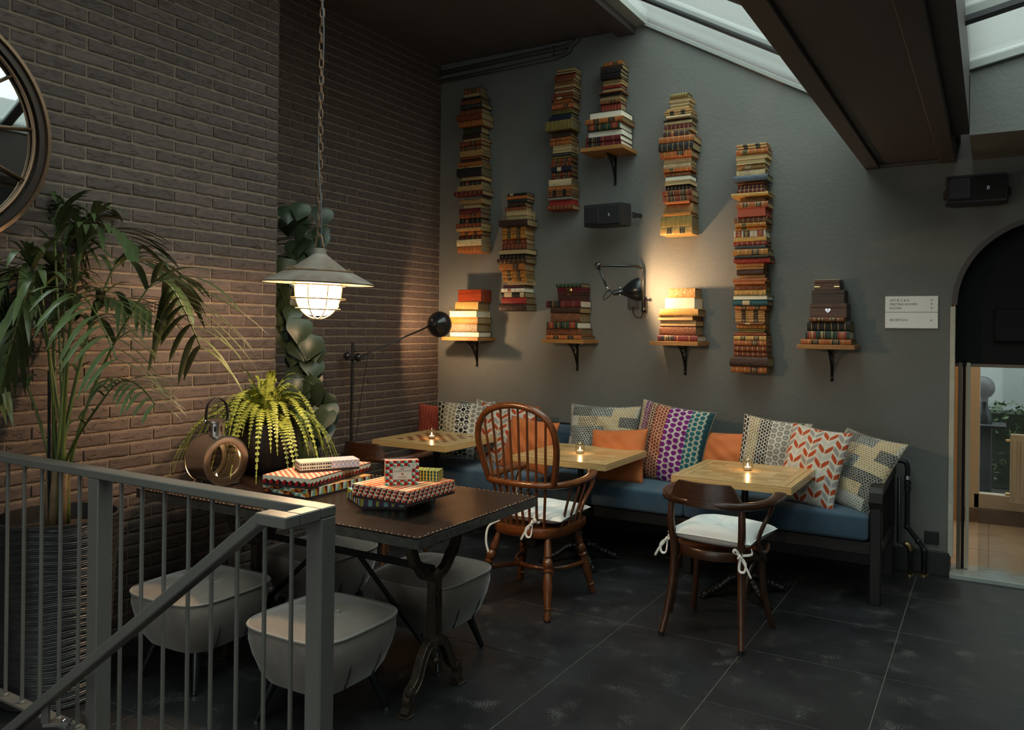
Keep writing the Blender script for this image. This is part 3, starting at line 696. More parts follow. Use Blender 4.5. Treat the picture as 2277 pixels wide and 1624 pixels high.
BOOKS = {
 'A': (2.205, [
  (-3.94,-3.777,0.125,0.046,'s','brown','l'),(-3.946,-3.777,0.125,0.0375,'p','gold','n'),(-3.938,-3.736,0.152,0.0217,'s','black','n'),
  (-3.947,-3.742,0.148,0.0438,'s','redbrown','r'),(-3.94,-3.719,0.17,0.0385,'s','darkgrey','g'),(-3.957,-3.735,0.144,0.0498,'s','brown','L'),
  (-3.961,-3.7,0.196,0.0537,'s','redbrown','g'),(-3.952,-3.705,0.179,0.0489,'s','orange','r'),(-3.929,-3.744,0.135,0.0532,'s','olivedk','n'),
  (-3.931,-3.749,0.143,0.047,'s','dkbrown','g'),(-3.913,-3.72,0.161,0.0238,'p','redbrown','n'),(-3.944,-3.725,0.165,0.0355,'s','redbrown','l'),
  (-3.953,-3.733,0.148,0.0386,'s','brown','w'),(-3.946,-3.719,0.157,0.0524,'s','tan','g'),(-3.946,-3.741,0.148,0.0217,'s','redbrown','r'),
  (-3.951,-3.743,0.139,0.0277,'s','dkbrown','n'),(-3.965,-3.726,0.165,0.0321,'s','orange','n'),(-3.959,-3.725,0.161,0.0204,'s','tan','L'),
  (-3.964,-3.714,0.183,0.072,'s','black','g'),(-3.931,-3.713,0.166,0.033,'p','orange','n'),(-3.954,-3.735,0.144,0.047,'s','darkgrey','L'),
  (-3.947,-3.703,0.192,0.046,'s','tan','n'),(-3.983,-3.691,0.196,0.037,'s','dkred','r'),(-3.944,-3.73,0.135,0.0263,'s','lgrey','r'),
  (-3.949,-3.71,0.144,0.0411,'s','tan','g'),(-3.926,-3.743,0.135,0.0372,'p','tan','n'),(-3.939,-3.717,0.17,0.0417,'s','dkred','g'),
  (-3.941,-3.717,0.165,0.0408,'s','redbrown','l'),(-3.953,-3.733,0.144,0.0452,'s','dkgreen','L'),(-3.969,-3.707,0.174,0.0363,'s','redbrown','r'),
  (-3.956,-3.704,0.183,0.0278,'s','tan','g'),(-3.939,-3.723,0.148,0.0347,'s','orange','w'),(-3.956,-3.725,0.144,0.0363,'s','dkred','l'),
  (-3.961,-3.711,0.17,0.0563,'s','cream','n'),(-3.954,-3.71,0.17,0.0539,'s','orange','r'),]),
 'B': (1.703, [
  (-3.472,-3.287,0.145,0.0198,'s','black','c'),(-3.484,-3.289,0.141,0.0283,'s','orange','n'),(-3.476,-3.292,0.138,0.0246,'s','dkgreen','g'),
  (-3.474,-3.306,0.138,0.0351,'s','dkbrown','n'),(-3.5,-3.303,0.131,0.0366,'s','redbrown','r'),(-3.484,-3.283,0.152,0.0349,'p','cream','n'),
  (-3.484,-3.283,0.145,0.0414,'p','cream','n'),(-3.525,-3.254,0.19,0.0539,'s','dkbrown','g'),(-3.507,-3.285,0.159,0.0319,'s','gold','w'),
  (-3.512,-3.287,0.155,0.0349,'s','gold','w'),(-3.508,-3.284,0.162,0.0335,'s','gold','w'),(-3.52,-3.288,0.141,0.0402,'s','redbrown','l'),
  (-3.515,-3.281,0.148,0.0477,'s','redbrown','r'),(-3.527,-3.257,0.193,0.0424,'p','black','n'),(-3.521,-3.278,0.172,0.0319,'s','black','r'),
  (-3.541,-3.264,0.183,0.0398,'s','dkbrown','r'),(-3.522,-3.281,0.179,0.055,'s','orange','l'),(-3.504,-3.282,0.165,0.0307,'s','gold','w'),
  (-3.501,-3.28,0.165,0.0304,'s','gold','w'),(-3.495,-3.272,0.159,0.0334,'s','gold','w'),(-3.466,-3.273,0.148,0.0234,'p','cream','n'),
  (-3.501,-3.299,0.148,0.0303,'s','purple','n'),(-3.506,-3.282,0.169,0.0307,'s','white','L'),(-3.507,-3.278,0.169,0.0446,'s','black','w2'),
  (-3.5,-3.265,0.176,0.0531,'s','red','n'),(-3.517,-3.259,0.19,0.0575,'s','dkbrown','g'),]),
 'C': (2.517, [
  (-3.032,-2.869,0.128,0.0189,'p','tan','n'),(-3.044,-2.869,0.124,0.0197,'p','dkred','n'),(-3.057,-2.873,0.111,0.0411,'s','redbrown','n'),
  (-3.024,-2.875,0.136,0.0211,'s','brown','n'),(-3.051,-2.872,0.132,0.0234,'s','brown','g'),(-3.057,-2.874,0.132,0.024,'p','tan','n'),
  (-3.032,-2.882,0.123,0.024,'s','brown','n'),(-3.04,-2.873,0.148,0.0232,'p','dkred','n'),(-3.052,-2.871,0.152,0.0262,'s','redbrown','n'),
  (-3.072,-2.871,0.148,0.0226,'s','brown','c'),(-3.047,-2.889,0.14,0.0229,'s','orange','g'),(-3.07,-2.874,0.136,0.0122,'s','brown','n'),
  (-3.068,-2.872,0.14,0.0345,'s','salmon','l'),(-3.074,-2.884,0.123,0.0183,'s','olive','n'),(-3.073,-2.884,0.123,0.0192,'s','olive','n'),
  (-3.069,-2.892,0.139,0.0262,'s','dkgreen','n'),(-3.083,-2.887,0.156,0.0344,'s','navy','g'),(-3.107,-2.868,0.169,0.0766,'s','olive','r'),
  (-3.067,-2.902,0.123,0.0547,'s','dkbrown','g'),(-3.076,-2.885,0.139,0.0233,'s','orange','L'),(-3.08,-2.887,0.135,0.0344,'s','orange','L'),
  (-3.062,-2.89,0.131,0.0309,'p','cream','n'),(-3.062,-2.89,0.135,0.0301,'p','cream','n'),(-3.072,-2.892,0.127,0.0245,'s','darkgrey','n'),
  (-3.081,-2.893,0.118,0.0174,'s','olive','n'),(-3.072,-2.889,0.118,0.0338,'s','redbrown','w'),(-3.076,-2.897,0.122,0.0368,'s','redbrown','w'),
  (-3.069,-2.89,0.135,0.0384,'s','navy','c'),(-3.073,-2.89,0.118,0.034,'s','redbrown','w'),(-3.07,-2.896,0.122,0.0283,'s','dkred','w'),
  (-3.08,-2.878,0.148,0.0553,'s','cream','n'),(-3.094,-2.873,0.14,0.0295,'s','orange','r'),(-3.081,-2.873,0.16,0.0187,'s','brown','w'),
  (-3.08,-2.873,0.16,0.0168,'s','brown','w'),(-3.08,-2.873,0.16,0.0178,'s','brown','w'),(-3.089,-2.877,0.144,0.0235,'s','lgrey','r'),
  (-3.093,-2.88,0.127,0.0433,'p','redp','n'),(-3.094,-2.867,0.148,0.0356,'s','redbrown','r'),]),
 'D': (2.966, [
  (-2.634,-2.473,0.102,0.0375,'s','orange','l'),(-2.641,-2.458,0.135,0.0367,'s','dkbrown','n'),(-2.631,-2.461,0.157,0.0311,'s','black','g'),
  (-2.63,-2.461,0.157,0.0254,'s','black','g'),(-2.63,-2.46,0.157,0.0147,'s','black','g'),(-2.627,-2.466,0.121,0.0199,'p','tan','n'),
  (-2.63,-2.466,0.121,0.0218,'p','tan','n'),(-2.633,-2.472,0.121,0.0227,'s','red','g'),(-2.633,-2.472,0.121,0.032,'p','dkred','n'),
  (-2.65,-2.453,0.157,0.0086,'s','brown','n'),(-2.644,-2.471,0.135,0.0176,'s','black','g'),(-2.651,-2.474,0.128,0.0284,'p','tan','n'),
  (-2.647,-2.474,0.128,0.0272,'s','brown','l'),(-2.641,-2.476,0.113,0.0857,'s','red','r'),(-2.687,-2.417,0.236,0.0548,'p','black','W'),
  (-2.707,-2.398,0.258,0.0394,'s','orange','w'),(-2.694,-2.422,0.25,0.0485,'s','green','3'),(-2.704,-2.418,0.229,0.0476,'p','black','W'),
  (-2.706,-2.418,0.243,0.0398,'s','maroon','4'),(-2.715,-2.42,0.236,0.0417,'s','maroon','4'),]),
 'E': (2.265, [
  (-2.075,-1.939,0.123,0.0345,'s','olive','r'),(-2.09,-1.921,0.123,0.0278,'p','tan','n'),(-2.076,-1.928,0.123,0.0225,'p','cream','n'),
  (-2.077,-1.936,0.123,0.0275,'p','cream','n'),(-2.093,-1.922,0.139,0.0194,'s','tan','n'),(-2.108,-1.906,0.155,0.0168,'s','tan','w'),
  (-2.108,-1.906,0.155,0.0194,'s','tan','w'),(-2.095,-1.908,0.16,0.0208,'s','cream','n'),(-2.12,-1.895,0.135,0.0125,'s','dkbrown','n'),
  (-2.113,-1.905,0.129,0.0243,'s','cream','n'),(-2.116,-1.912,0.129,0.0399,'s','dkred','r'),(-2.121,-1.903,0.145,0.0146,'p','cream','n'),
  (-2.113,-1.92,0.159,0.048,'s','dkbrown','L'),(-2.136,-1.869,0.192,0.046,'s','orange','r'),(-2.138,-1.874,0.192,0.0566,'s','black','r'),
  (-2.128,-1.885,0.182,0.045,'s','orange','l'),(-2.109,-1.904,0.139,0.039,'s','cream','n'),(-2.115,-1.908,0.136,0.0364,'s','cream','n'),
  (-2.112,-1.894,0.153,0.0265,'s','orange','G'),(-2.11,-1.911,0.13,0.0324,'s','orange','L'),(-2.098,-1.901,0.158,0.0347,'p','black','W'),
  (-2.097,-1.901,0.164,0.0317,'p','cream','n'),(-2.096,-1.913,0.136,0.0378,'s','black','r'),(-2.115,-1.887,0.159,0.0443,'s','redbrown','w'),
  (-2.111,-1.886,0.159,0.0431,'s','redbrown','w'),(-2.077,-1.897,0.192,0.0157,'s','orange','n'),(-2.103,-1.886,0.148,0.0653,'s','tan','n'),
  (-2.102,-1.892,0.175,0.0256,'s','gold','n'),(-2.118,-1.881,0.176,0.0832,'s','olive','r'),(-2.121,-1.878,0.176,0.0512,'s','goldlt','w'),]),
 'F': (1.266, [
  (-1.57,-1.363,0.148,0.018,'s','tan','w'),(-1.559,-1.355,0.148,0.0186,'s','tan','w'),(-1.574,-1.354,0.148,0.034,'s','orange','G'),
  (-1.581,-1.356,0.141,0.0348,'p','tan','n'),(-1.568,-1.367,0.161,0.0363,'p','cream','n'),(-1.567,-1.372,0.14,0.0319,'s','tan','c'),
  (-1.571,-1.371,0.128,0.0513,'s','cream','c'),(-1.581,-1.345,0.177,0.0402,'s','bluegrey','n'),(-1.562,-1.377,0.14,0.017,'s','orange','n'),
  (-1.558,-1.377,0.14,0.0343,'s','dkred','r'),(-1.555,-1.365,0.169,0.0313,'s','dkred','r'),(-1.59,-1.334,0.192,0.0246,'s','goldlt','n'),
  (-1.545,-1.375,0.128,0.0406,'s','tan','n'),(-1.556,-1.337,0.192,0.039,'s','orange','w'),(-1.551,-1.353,0.19,0.0611,'p','salmonp','n'),
  (-1.572,-1.341,0.168,0.0436,'s','brown','r'),(-1.562,-1.35,0.189,0.0242,'s','gold','G'),(-1.57,-1.353,0.16,0.024,'s','gold','G'),
  (-1.577,-1.358,0.159,0.0472,'s','white','3'),(-1.58,-1.354,0.159,0.0308,'s','goldlt','n'),(-1.581,-1.35,0.153,0.0291,'s','red','r'),
  (-1.566,-1.351,0.167,0.027,'s','darkgrey','n'),(-1.577,-1.335,0.19,0.0459,'s','gold','l'),(-1.564,-1.326,0.198,0.0163,'s','dkgreen','n'),
  (-1.571,-1.321,0.184,0.031,'s','red','g'),(-1.564,-1.372,0.136,0.0227,'s','tan','n'),(-1.56,-1.372,0.137,0.0238,'s','tan','n'),
  (-1.555,-1.37,0.151,0.0352,'s','dkbrown','g'),(-1.55,-1.368,0.128,0.0255,'s','tan','n'),(-1.581,-1.347,0.167,0.0258,'s','orange','n'),
  (-1.564,-1.35,0.196,0.0197,'s','orange','n'),(-1.573,-1.353,0.145,0.036,'s','brown','g'),(-1.568,-1.348,0.167,0.0382,'s','goldlt','r'),
  (-1.571,-1.33,0.194,0.0323,'p','teal','W'),(-1.577,-1.331,0.186,0.0378,'s','teal','c'),(-1.56,-1.34,0.169,0.0303,'s','orange','w'),
  (-1.564,-1.359,0.151,0.0174,'s','tan','w'),(-1.564,-1.359,0.151,0.0155,'s','tan','w'),(-1.564,-1.359,0.151,0.0155,'s','tan','w'),
  (-1.564,-1.359,0.151,0.0155,'s','tan','w'),(-1.563,-1.359,0.151,0.0236,'s','tan','w'),(-1.543,-1.358,0.183,0.0151,'s','brown','c'),
  (-1.551,-1.354,0.159,0.0251,'s','gold','g'),(-1.545,-1.356,0.151,0.0155,'s','olive','n'),(-1.545,-1.356,0.151,0.0154,'s','olive','n'),
  (-1.569,-1.344,0.168,0.0211,'s','redbrown','g'),(-1.565,-1.342,0.185,0.0326,'s','goldlt','w'),(-1.564,-1.338,0.185,0.0347,'s','orange','l'),
  (-1.564,-1.337,0.177,0.0407,'s','redbrown','r'),(-1.566,-1.337,0.161,0.0371,'s','redbrown','r'),(-1.584,-1.32,0.2,0.0661,'s','dkbrown','g'),
  (-1.58,-1.335,0.185,0.0442,'s','orange','l'),]),
 'G': (1.481, [
  (-3.942,-3.706,0.175,0.1054,'b','box_red',''),(-3.958,-3.722,0.183,0.0785,'s','goldlt','r'),(-3.997,-3.718,0.229,0.0534,'p','cream','W'),
  (-3.996,-3.698,0.226,0.0535,'s','gold','n'),(-3.992,-3.708,0.225,0.0696,'s','greytan','g'),(-4,-3.699,0.213,0.0442,'p','black','W'),]),
 'H': (1.477, [
  (-2.997,-2.77,0.162,0.0281,'s','green','r'),(-2.989,-2.77,0.162,0.0432,'b','box_maroon','medal'),
  (-2.968,-2.773,0.186,0.0638,'b','box_brown','clasp'),(-3.063,-2.757,0.203,0.0537,'s','maroon','4'),(-3.019,-2.756,0.208,0.0441,'s','dkbrown','g'),
  (-3.021,-2.766,0.203,0.0705,'s','brown','g'),(-3.027,-2.755,0.251,0.0505,'s','green','3'),(-3.051,-2.743,0.219,0.0531,'s','brown','g'),
  (-3.035,-2.724,0.254,0.0323,'s','orange','w'),]),
 'I': (1.477, [
  (-2.056,-1.855,0.153,0.0674,'s','tan','g'),(-2.076,-1.844,0.19,0.087,'p','tan','W'),(-2.112,-1.821,0.205,0.0504,'s','goldlt','n'),
  (-2.126,-1.856,0.203,0.0313,'p','tan','n'),(-2.112,-1.836,0.191,0.0421,'p','brown','n'),(-2.116,-1.839,0.184,0.0672,'s','brown','g'),
  (-2.116,-1.814,0.219,0.044,'s','maroon','4'),]),
 'J': (1.474, [
  (-1.029,-0.869,0.165,0.0669,'b','box_walnut','brass'),(-1.046,-0.839,0.165,0.0909,'b','box_grey',''),
  (-1.056,-0.823,0.173,0.0962,'b','box_walnut','lock'),(-1.046,-0.828,0.258,0.0252,'s','brown','w'),(-1.066,-0.798,0.206,0.0635,'s','black','r'),
  (-1.069,-0.796,0.25,0.0539,'s','green','3'),(-1.095,-0.78,0.258,0.0346,'s','orange','w'),]),
}
STK = {'A': 'tall stack by the brick corner', 'B': 'short stack beside the corner shelf', 'C': 'high stack left of the top shelf', 'D': 'pile on the highest shelf',
    'E': 'stack just above the wall lamp', 'F': 'tallest stack right of wall lamp', 'G': 'pile on the corner shelf', 'H': 'shelf pile left of wall lamp',
    'I': 'lamplit shelf pile near wall lamp', 'J': 'pile on the rightmost shelf'}
GRP = {'A': 'books in the tall stack by the brick corner', 'B': 'books in the short stack beside the corner shelf', 'C': 'books in the high stack', 'D': 'books on the top shelf', 'E': 'books in the stack over the wall lamp', 'F': 'books in the tallest stack',
    'G': 'books on the corner shelf', 'H': 'books on the shelf left of the wall lamp', 'I': 'books on the lamplit shelf', 'J': 'books on the rightmost shelf'}
ORD = 'first second third fourth fifth sixth seventh eighth ninth tenth eleventh twelfth thirteenth fourteenth fifteenth sixteenth seventeenth eighteenth nineteenth twentieth'.split()
SHELFZ = {'D': 2.956, 'G': 1.481, 'H': 1.477, 'I': 1.477, 'J': 1.474}
rb = random.Random(11)
for key, (zbot, rows) in BOOKS.items():
    z = SHELFZ.get(key, zbot) + .0005; n = len(rows); prev = None
    for i in range(n - 1, -1, -1):
        xl, xr, dep, h, kind, ck, st = rows[i]
        h = max(h, .012)
        if kind == 'b': make_box(xl, xr, dep, h, ck, st, z)
        else:
            ft, fb = i, n - 1 - i                       # counted from whichever end is nearer
            e = 'top' if ft <= fb else 'bottom'; q = min(ft, fb)
            o_ = ('topmost' if e == 'top' else 'lowest') if q == 0 else (ORD[q] if q < 20 else 'twenty-' + ORD[q - 20]) + ' from ' + e
            word = WORD[ck]
            if kind == 'p': lb = ('white-paged' if st == 'W' else 'pages-out') + ' book, ' + o_ + ' in the ' + STK[key]
            else: lb = word + ' book, ' + o_ + ' in the ' + STK[key]
            make_book(xl, xr, dep, h, kind, ck, st, z, lb, GRP[key], rb)
        z += h + .0004
shelf_m = wood('oak_shelf', '8a5a2c', 'b98548', 'X', .5, 7)
iron_m = pm('black_cast_iron', (.018, .017, .017, 1), .42, .6, bump=(50, .3, 3)); screw_m = pm('steel_screw', (.6, .58, .54, 1), .3, 1)
SH = {'D': (-2.743, -2.386, 'oak wall shelf highest of the five, under the topmost book pile'), 'G': (-4.036, -3.665, 'oak wall shelf nearest the brick corner, lit by the floor lamp'), 'H': (-3.061, -2.698, 'oak wall shelf below left of the black wall lamp'),
    'I': (-2.158, -1.795, 'oak wall shelf lit by the black wall lamp'), 'J': (-1.117, -.756, 'oak wall shelf nearest the doorway sign, carrying wooden boxes')}
for key, (x0, x1, lb) in SH.items():
    z = SHELFZ[key]; xm = (x0 + x1) / 2; t = thing('wall_shelf', lb, 'shelf', (xm, YW, z - .03), 0, 'oak shelves on iron brackets')
    MB().box((xm, YW - .14, z - .015), (x1 - x0, .28, .03), .002).build('board', shelf_m, t)
    b = MB(); zb = z - .03; xb = xm + .0
    b.box((xb, YW - .004, zb - .105), (.018, .008, .21), .002); b.box((xb, YW - .09, zb - .004), (.016, .18, .008), .002)
    b.tube(bez((xb, YW - .165, zb - .006), (xb, YW - .10, zb - .04), (xb, YW - .04, zb - .09), (xb, YW - .008, zb - .19), 12), .0055, 6)
    for c_, r_, a0, a1 in (((YW - .055, zb - .045), .028, 0, 1.7), ((YW - .03, zb - .105), .019, .4, 2.0), ((YW - .10, zb - .022), .014, 0, 1.8)):
        pts = [(xb, c_[0] + r_ * (1 - i / 26) * math.cos(PI * a0 + PI * (a1 - a0) * i / 14), c_[1] + r_ * (1 - i / 26) * math.sin(PI * a0 + PI * (a1 - a0) * i / 14)) for i in range(15)]
        b.tube(pts, .0042, 6)
    for i in range(6): b.sphere((xb, YW - .02 - i * .012, zb - .165 + i * .022), .0065, 8, 6)
    b.sphere((xb, YW - .008, zb - .215), .011, 10, 8)
    b.build('bracket', iron_m, t, smooth=40)
    for s_ in (-1, 1): MB().tube([(xb + s_ * .06, YW - .06, zb), (xb + s_ * .06, YW - .06, zb - .012)], .005, 8).build('screw', screw_m, t)

# ================================================================== lamps
enamel_m = pm('black_enamel', (.014, .015, .017, 1), .28, 0, coat=.4)
chrome_m = pm('chrome', (.75, .75, .76, 1), .15, 1)
WARM = (1.0, .62, .33)
def pendant(x, y, z):
    """cage lamp: rim of the shade at height z"""
    t = thing('pendant_lamp', 'rusty enamel factory pendant lamp with caged glowing glass hanging on a chain', 'lamp', (x, y, z))
    M = TR((x, y, z), 0, math.radians(2.0)); rust = pm('rusty_grey_enamel', (.17, .12, .085, 1), .6, .2, bump=(30, .3, 4), var=(9, .35), col2=(.30, .26, .22, 1)); rusty = pm('rusty_steel', (.22, .13, .075, 1), .6, .5, bump=(60, .4, 4), var=(20, .4))
    MB().lathe([(.252, .0), (.254, .002), (.155, .052), (.150, .054), (.146, .050), (.250, -.003)], 40, 0, M, cap=False).build('shade', rust, t, smooth=40)
    MB().lathe([(.150, .052), (.152, .058), (.128, .064), (.122, .066), (.034, .130), (.030, .134), (.028, .158), (.022, .16), (.0, .16)], 36, 0, M, cap=False).build('cap', rust, t, smooth=30)
    MB().lathe([(.156, .050), (.158, .055), (.150, .060)], 30, 0, M, cap=False).build('cap_ring', rusty, t)
    for a in (.4, 2.4, 4.6): MB().sphere(M @ Vector((.14 * math.cos(a), .14 * math.sin(a), .064)), .008, 8, 6).build('bolt', rusty, t)
    prof = [(.098, .0), (.101, -.03), (.100, -.07), (.092, -.105), (.07, -.132), (.035, -.146), (.0, -.149)]
    MB().lathe(prof, 32, 0, M, cap=False).build('glass_jar', glass('glowing_jar', (.95, .92, .85), .05, .05, emit=((1, .88, .66), 12)), t, smooth=True)
    MB().sphere(M @ Vector((0, 0, -.052)), .034, 14, 10, sc3=(1, 1, 1.25)).build('bulb', emis('bulb_glow', (1, .82, .55), 26), t, smooth=True)
    cage = pm('cream_cage_wire', (.55, .42, .22, 1), .4, .4)
    for zz, rr in ((-.008, .118), (-.070, .122), (-.118, .100)):
        MB().tube([M @ Vector((rr * math.cos(2 * PI * i / 36), rr * math.sin(2 * PI * i / 36), zz)) for i in range(36)], .0038, 6, closed=True).build('cage_ring', cage, t, smooth=True)
    for k in range(4):
        a = .35 + PI * k / 4; pts = []
        for i in range(25):
            th = PI * i / 24; rr = -.113 * math.cos(th); zz = -.008 - .155 * math.sin(th) ** .8
            pts.append(M @ Vector((rr * math.cos(a), rr * math.sin(a), zz)))
        MB().tube(pts, .0036, 6).build('cage_wire', cage, t, smooth=True)
    zt = z + .16
    MB().tube([(x - .024, y, zt - .012), (x - .026, y, zt + .01), (x - .012, y, zt + .058), (x, y, zt + .068), (x + .012, y, zt + .058), (x + .026, y, zt + .01), (x + .024, y, zt - .012)], .004, 8).build('hanger', rusty, t, smooth=True)
    P = .0385; L = []
    for i in range(16):
        a = 2 * PI * i / 16; L.append((.0095 * math.cos(a), 0, .0135 * math.sin(a) + (.0095 if math.sin(a) > 0 else -.0095)))
    me = MB().tube(L, .0030, 6, closed=True).mesh('chain_link', rusty, True)
    n = int((ZC - (zt + .066)) / P) + 1
    for i in range(n):
        o = link('chain_link', me, t, False); o.location = (.0016 * math.sin(i * .8), 0, zt + .066 + i * P - z + .012); o.rotation_euler = (0, 0, .5 + (PI / 2) * (i % 2))
    cab = []; H = ZC - zt
    for i in range(90):
        f = i / 89; cab.append((x + .017 * math.sin(f * 14.5 + .3), y + .012 * math.cos(f * 14.5 + 1), zt - .002 + H * f))
    MB().tube(cab, .0032, 6).build('cable', pm('grey_cable', (.10, .11, .12, 1), .5), t, smooth=True)
    MB().lathe([(.05, ZC - .03), (.05, ZC - .004), (.02, ZC)], 16, 0, Matrix.Translation((x, y, 0))).build('ceiling_rose', rusty, t)
    light('pendant_bulb_light', 'POINT', M @ Vector((0, 0, -.042)), 130, WARM, .04)
    return t
pendant(-2.65, 2.72, 1.752)

def shade_lamp_head(t, p, ax, r, d, name='lamp_shade', energy=20, depth=.45):
    """bell shade opening along ax, p = back of the bell"""
    ax = Vector(ax).normalized(); q = ax.to_track_quat('Z', 'Y').to_matrix().to_4x4(); M = Matrix.Translation(p) @ q
    n = 14; outer = [(r * (.30 + .70 * math.sin(PI / 2 * i / n) ** 1.15) if i else r * .30, d * i / n * (.9 + .1 * i / n)) for i in range(n + 1)]
    inner = [(a * .975 - .001, b + (.003 if i == 0 else 0)) for i, (a, b) in enumerate(outer)][::-1]
    MB().lathe([(0, 0)] + outer + [(r * 1.02, d), (r * 1.02, d + .004)] + inner + [(0, .003)], 36, 0, M, cap=False).build(name, enamel_m, t, smooth=35)
    MB().lathe([(0, .004), (r * .93 * .5, d * .2), (r * .965, d * .97)], 30, 0, M, cap=False).build('shade_lining', pm('white_lining', (.8, .78, .74, 1), .5), t, smooth=True, recalc=False)
    MB().lathe([(.0, -.075), (.016, -.074), (.02, -.06), (.022, -.02), (.024, 0.0), (.028, .002)], 20, 0, M, cap=False).build('socket', enamel_m, t, smooth=35)
    MB().sphere(M @ Vector((0, 0, d * depth)), r * .26, 12, 8).build('bulb', emis('warm_bulb', (1, .80, .5), 14), t, smooth=True)
    light('shade_bulb_light', 'POINT', M @ Vector((0, 0, d * (depth + .28))), energy, WARM, .018)
    return M
def floor_lamp():
    px, py = -4.17, 4.64; t = thing('floor_lamp', 'black standing lamp with long angled arm lighting the corner shelf', 'lamp', (px, py, 0))
    MB().lathe([(0, .03), (.12, .03), (.135, .02), (.138, 0), (0, 0)], 32, 0, Matrix.Translation((px + .06, py, 0)), cap=False).build('base', enamel_m, t, smooth=40)
    MB().tube([(px + .02, py, .02), (px, py, .8), (px + .005, py, 1.44)], .0105, 12).build('pole', enamel_m, t, smooth=40)
    a = Vector((px + .045, py + .02, 1.325)); h = Vector((-3.87, 5.28, 1.588))
    MB().sphere((px - .03, py - .02, 1.335), .03, 14, 10).build('joint', enamel_m, t, smooth=True)
    MB().tube([(px - .045, py - .03, 1.338), (px + .05, py + .02, 1.325)], .014, 10).build('clamp', chrome_m, t, smooth=40)
    MB().sphere(a, .032, 14, 10).build('joint', enamel_m, t, smooth=True)
    MB().tube([a - (h - a) * .08, h + (h - a) * .04], .007, 10).build('arm', enamel_m, t, smooth=True)
    MB().tube(bez(a + (h - a) * .12, a + Vector((.02, .03, -.25)), Vector((px + .03, py, .75)), Vector((px + .02, py, .3)), 16), .0025, 6).build('cable', black_m, t, smooth=True)
    ax = Vector((-.30, 1, -.02)).normalized()
    MB().sphere(h + Vector((-.012, -.02, .03)), .009, 8, 6).build('screw', chrome_m, t, smooth=True)
    shade_lamp_head(t, h + ax * .012, ax, .105, .105, energy=9)
floor_lamp()
def wall_lamp():
    t = thing('wall_lamp', 'black articulated wall lamp with bell shade turned towards the lit shelf', 'lamp', (-2.30, YW, 1.75))
    wx = -2.30; wy = YW - .06
    mb = MB(); mb.box((wx, YW - .012, 1.755), (.035, .024, .12), .004); mb.box((wx, YW - .04, 1.80), (.022, .06, .022), .003); mb.box((wx, YW - .04, 1.72), (.022, .06, .022), .003); mb.build('wall_bracket', enamel_m, t)
    MB().tube([(wx - .04, wy, 1.803), (wx + .04, wy, 1.803)], .006, 8).build('pin', chrome_m, t)
    for s_ in (-1, 1): MB().sphere((wx + s_ * .04, wy, 1.803), .011, 10, 8).build('knob', chrome_m, t, smooth=True)
    e = Vector((-2.528, 5.50, 2.035))
    pts = [(wx, wy, 1.70), (wx, wy, 1.98)] + bez((wx, wy, 1.98), (wx, wy, 2.03), (wx - .01, wy - .01, 2.045), (wx - .04, wy - .055, 2.045), 6)[1:] + [e]
    MB().tube(pts, .0095, 10).build('arm', enamel_m, t, smooth=True)
    MB().sphere(e, .028, 14, 10).build('joint', enamel_m, t, smooth=True); MB().box(e + Vector((0, -.022, -.005)), (.018, .02, .022), .002).build('joint_nut', chrome_m, t)
    n = Vector((-2.445, 5.49, 1.855)); MB().tube([e, n], .0075, 10).build('lower_arm', enamel_m, t, smooth=True)
    MB().box(n + Vector((.0, -.012, 0)), (.018, .018, .036), .004).build('joint_nut', chrome_m, t)
    ax = Vector((.88, .46, .14)).normalized(); p = Vector((-2.335, 5.515, 1.838))
    M = shade_lamp_head(t, p, ax, .088, .125, energy=15, depth=.5)
    MB().tube([p - ax * .07, n + Vector((.03, 0, -.012)), n], .008, 8).build('neck', enamel_m, t, smooth=True)
    for k in range(3): MB().sphere(p - ax * (.012 + .0 * k) + Vector((0, -.022, .028 - .026 * k)), .008, 8, 6).build('screw', chrome_m, t, smooth=True)
    MB().tube(bez(n + Vector((-.005, 0, -.02)), n + Vector((-.06, 0, -.07)), n + Vector((-.04, 0, -.11)), p - ax * .075, 10), .003, 6).build('cable', black_m, t, smooth=True)
    MB().box((-2.40, YW - .006, 1.765), (.088, .012, .088), .003).build('wall_plate', pm('grey_plate', (.07, .065, .058, 1), .5), t); MB().box((-2.40, YW - .016, 1.765), (.06, .012, .06), .003).build('wall_switch', MATS['grey_plate'], t)
    MB().tube(bez((-2.40, YW - .018, 1.735), (-2.40, YW - .03, 1.64), (-2.30, YW - .05, 1.62), (wx, wy, 1.70), 14), .0036, 6).build('cable', black_m, t, smooth=True)
wall_lamp()

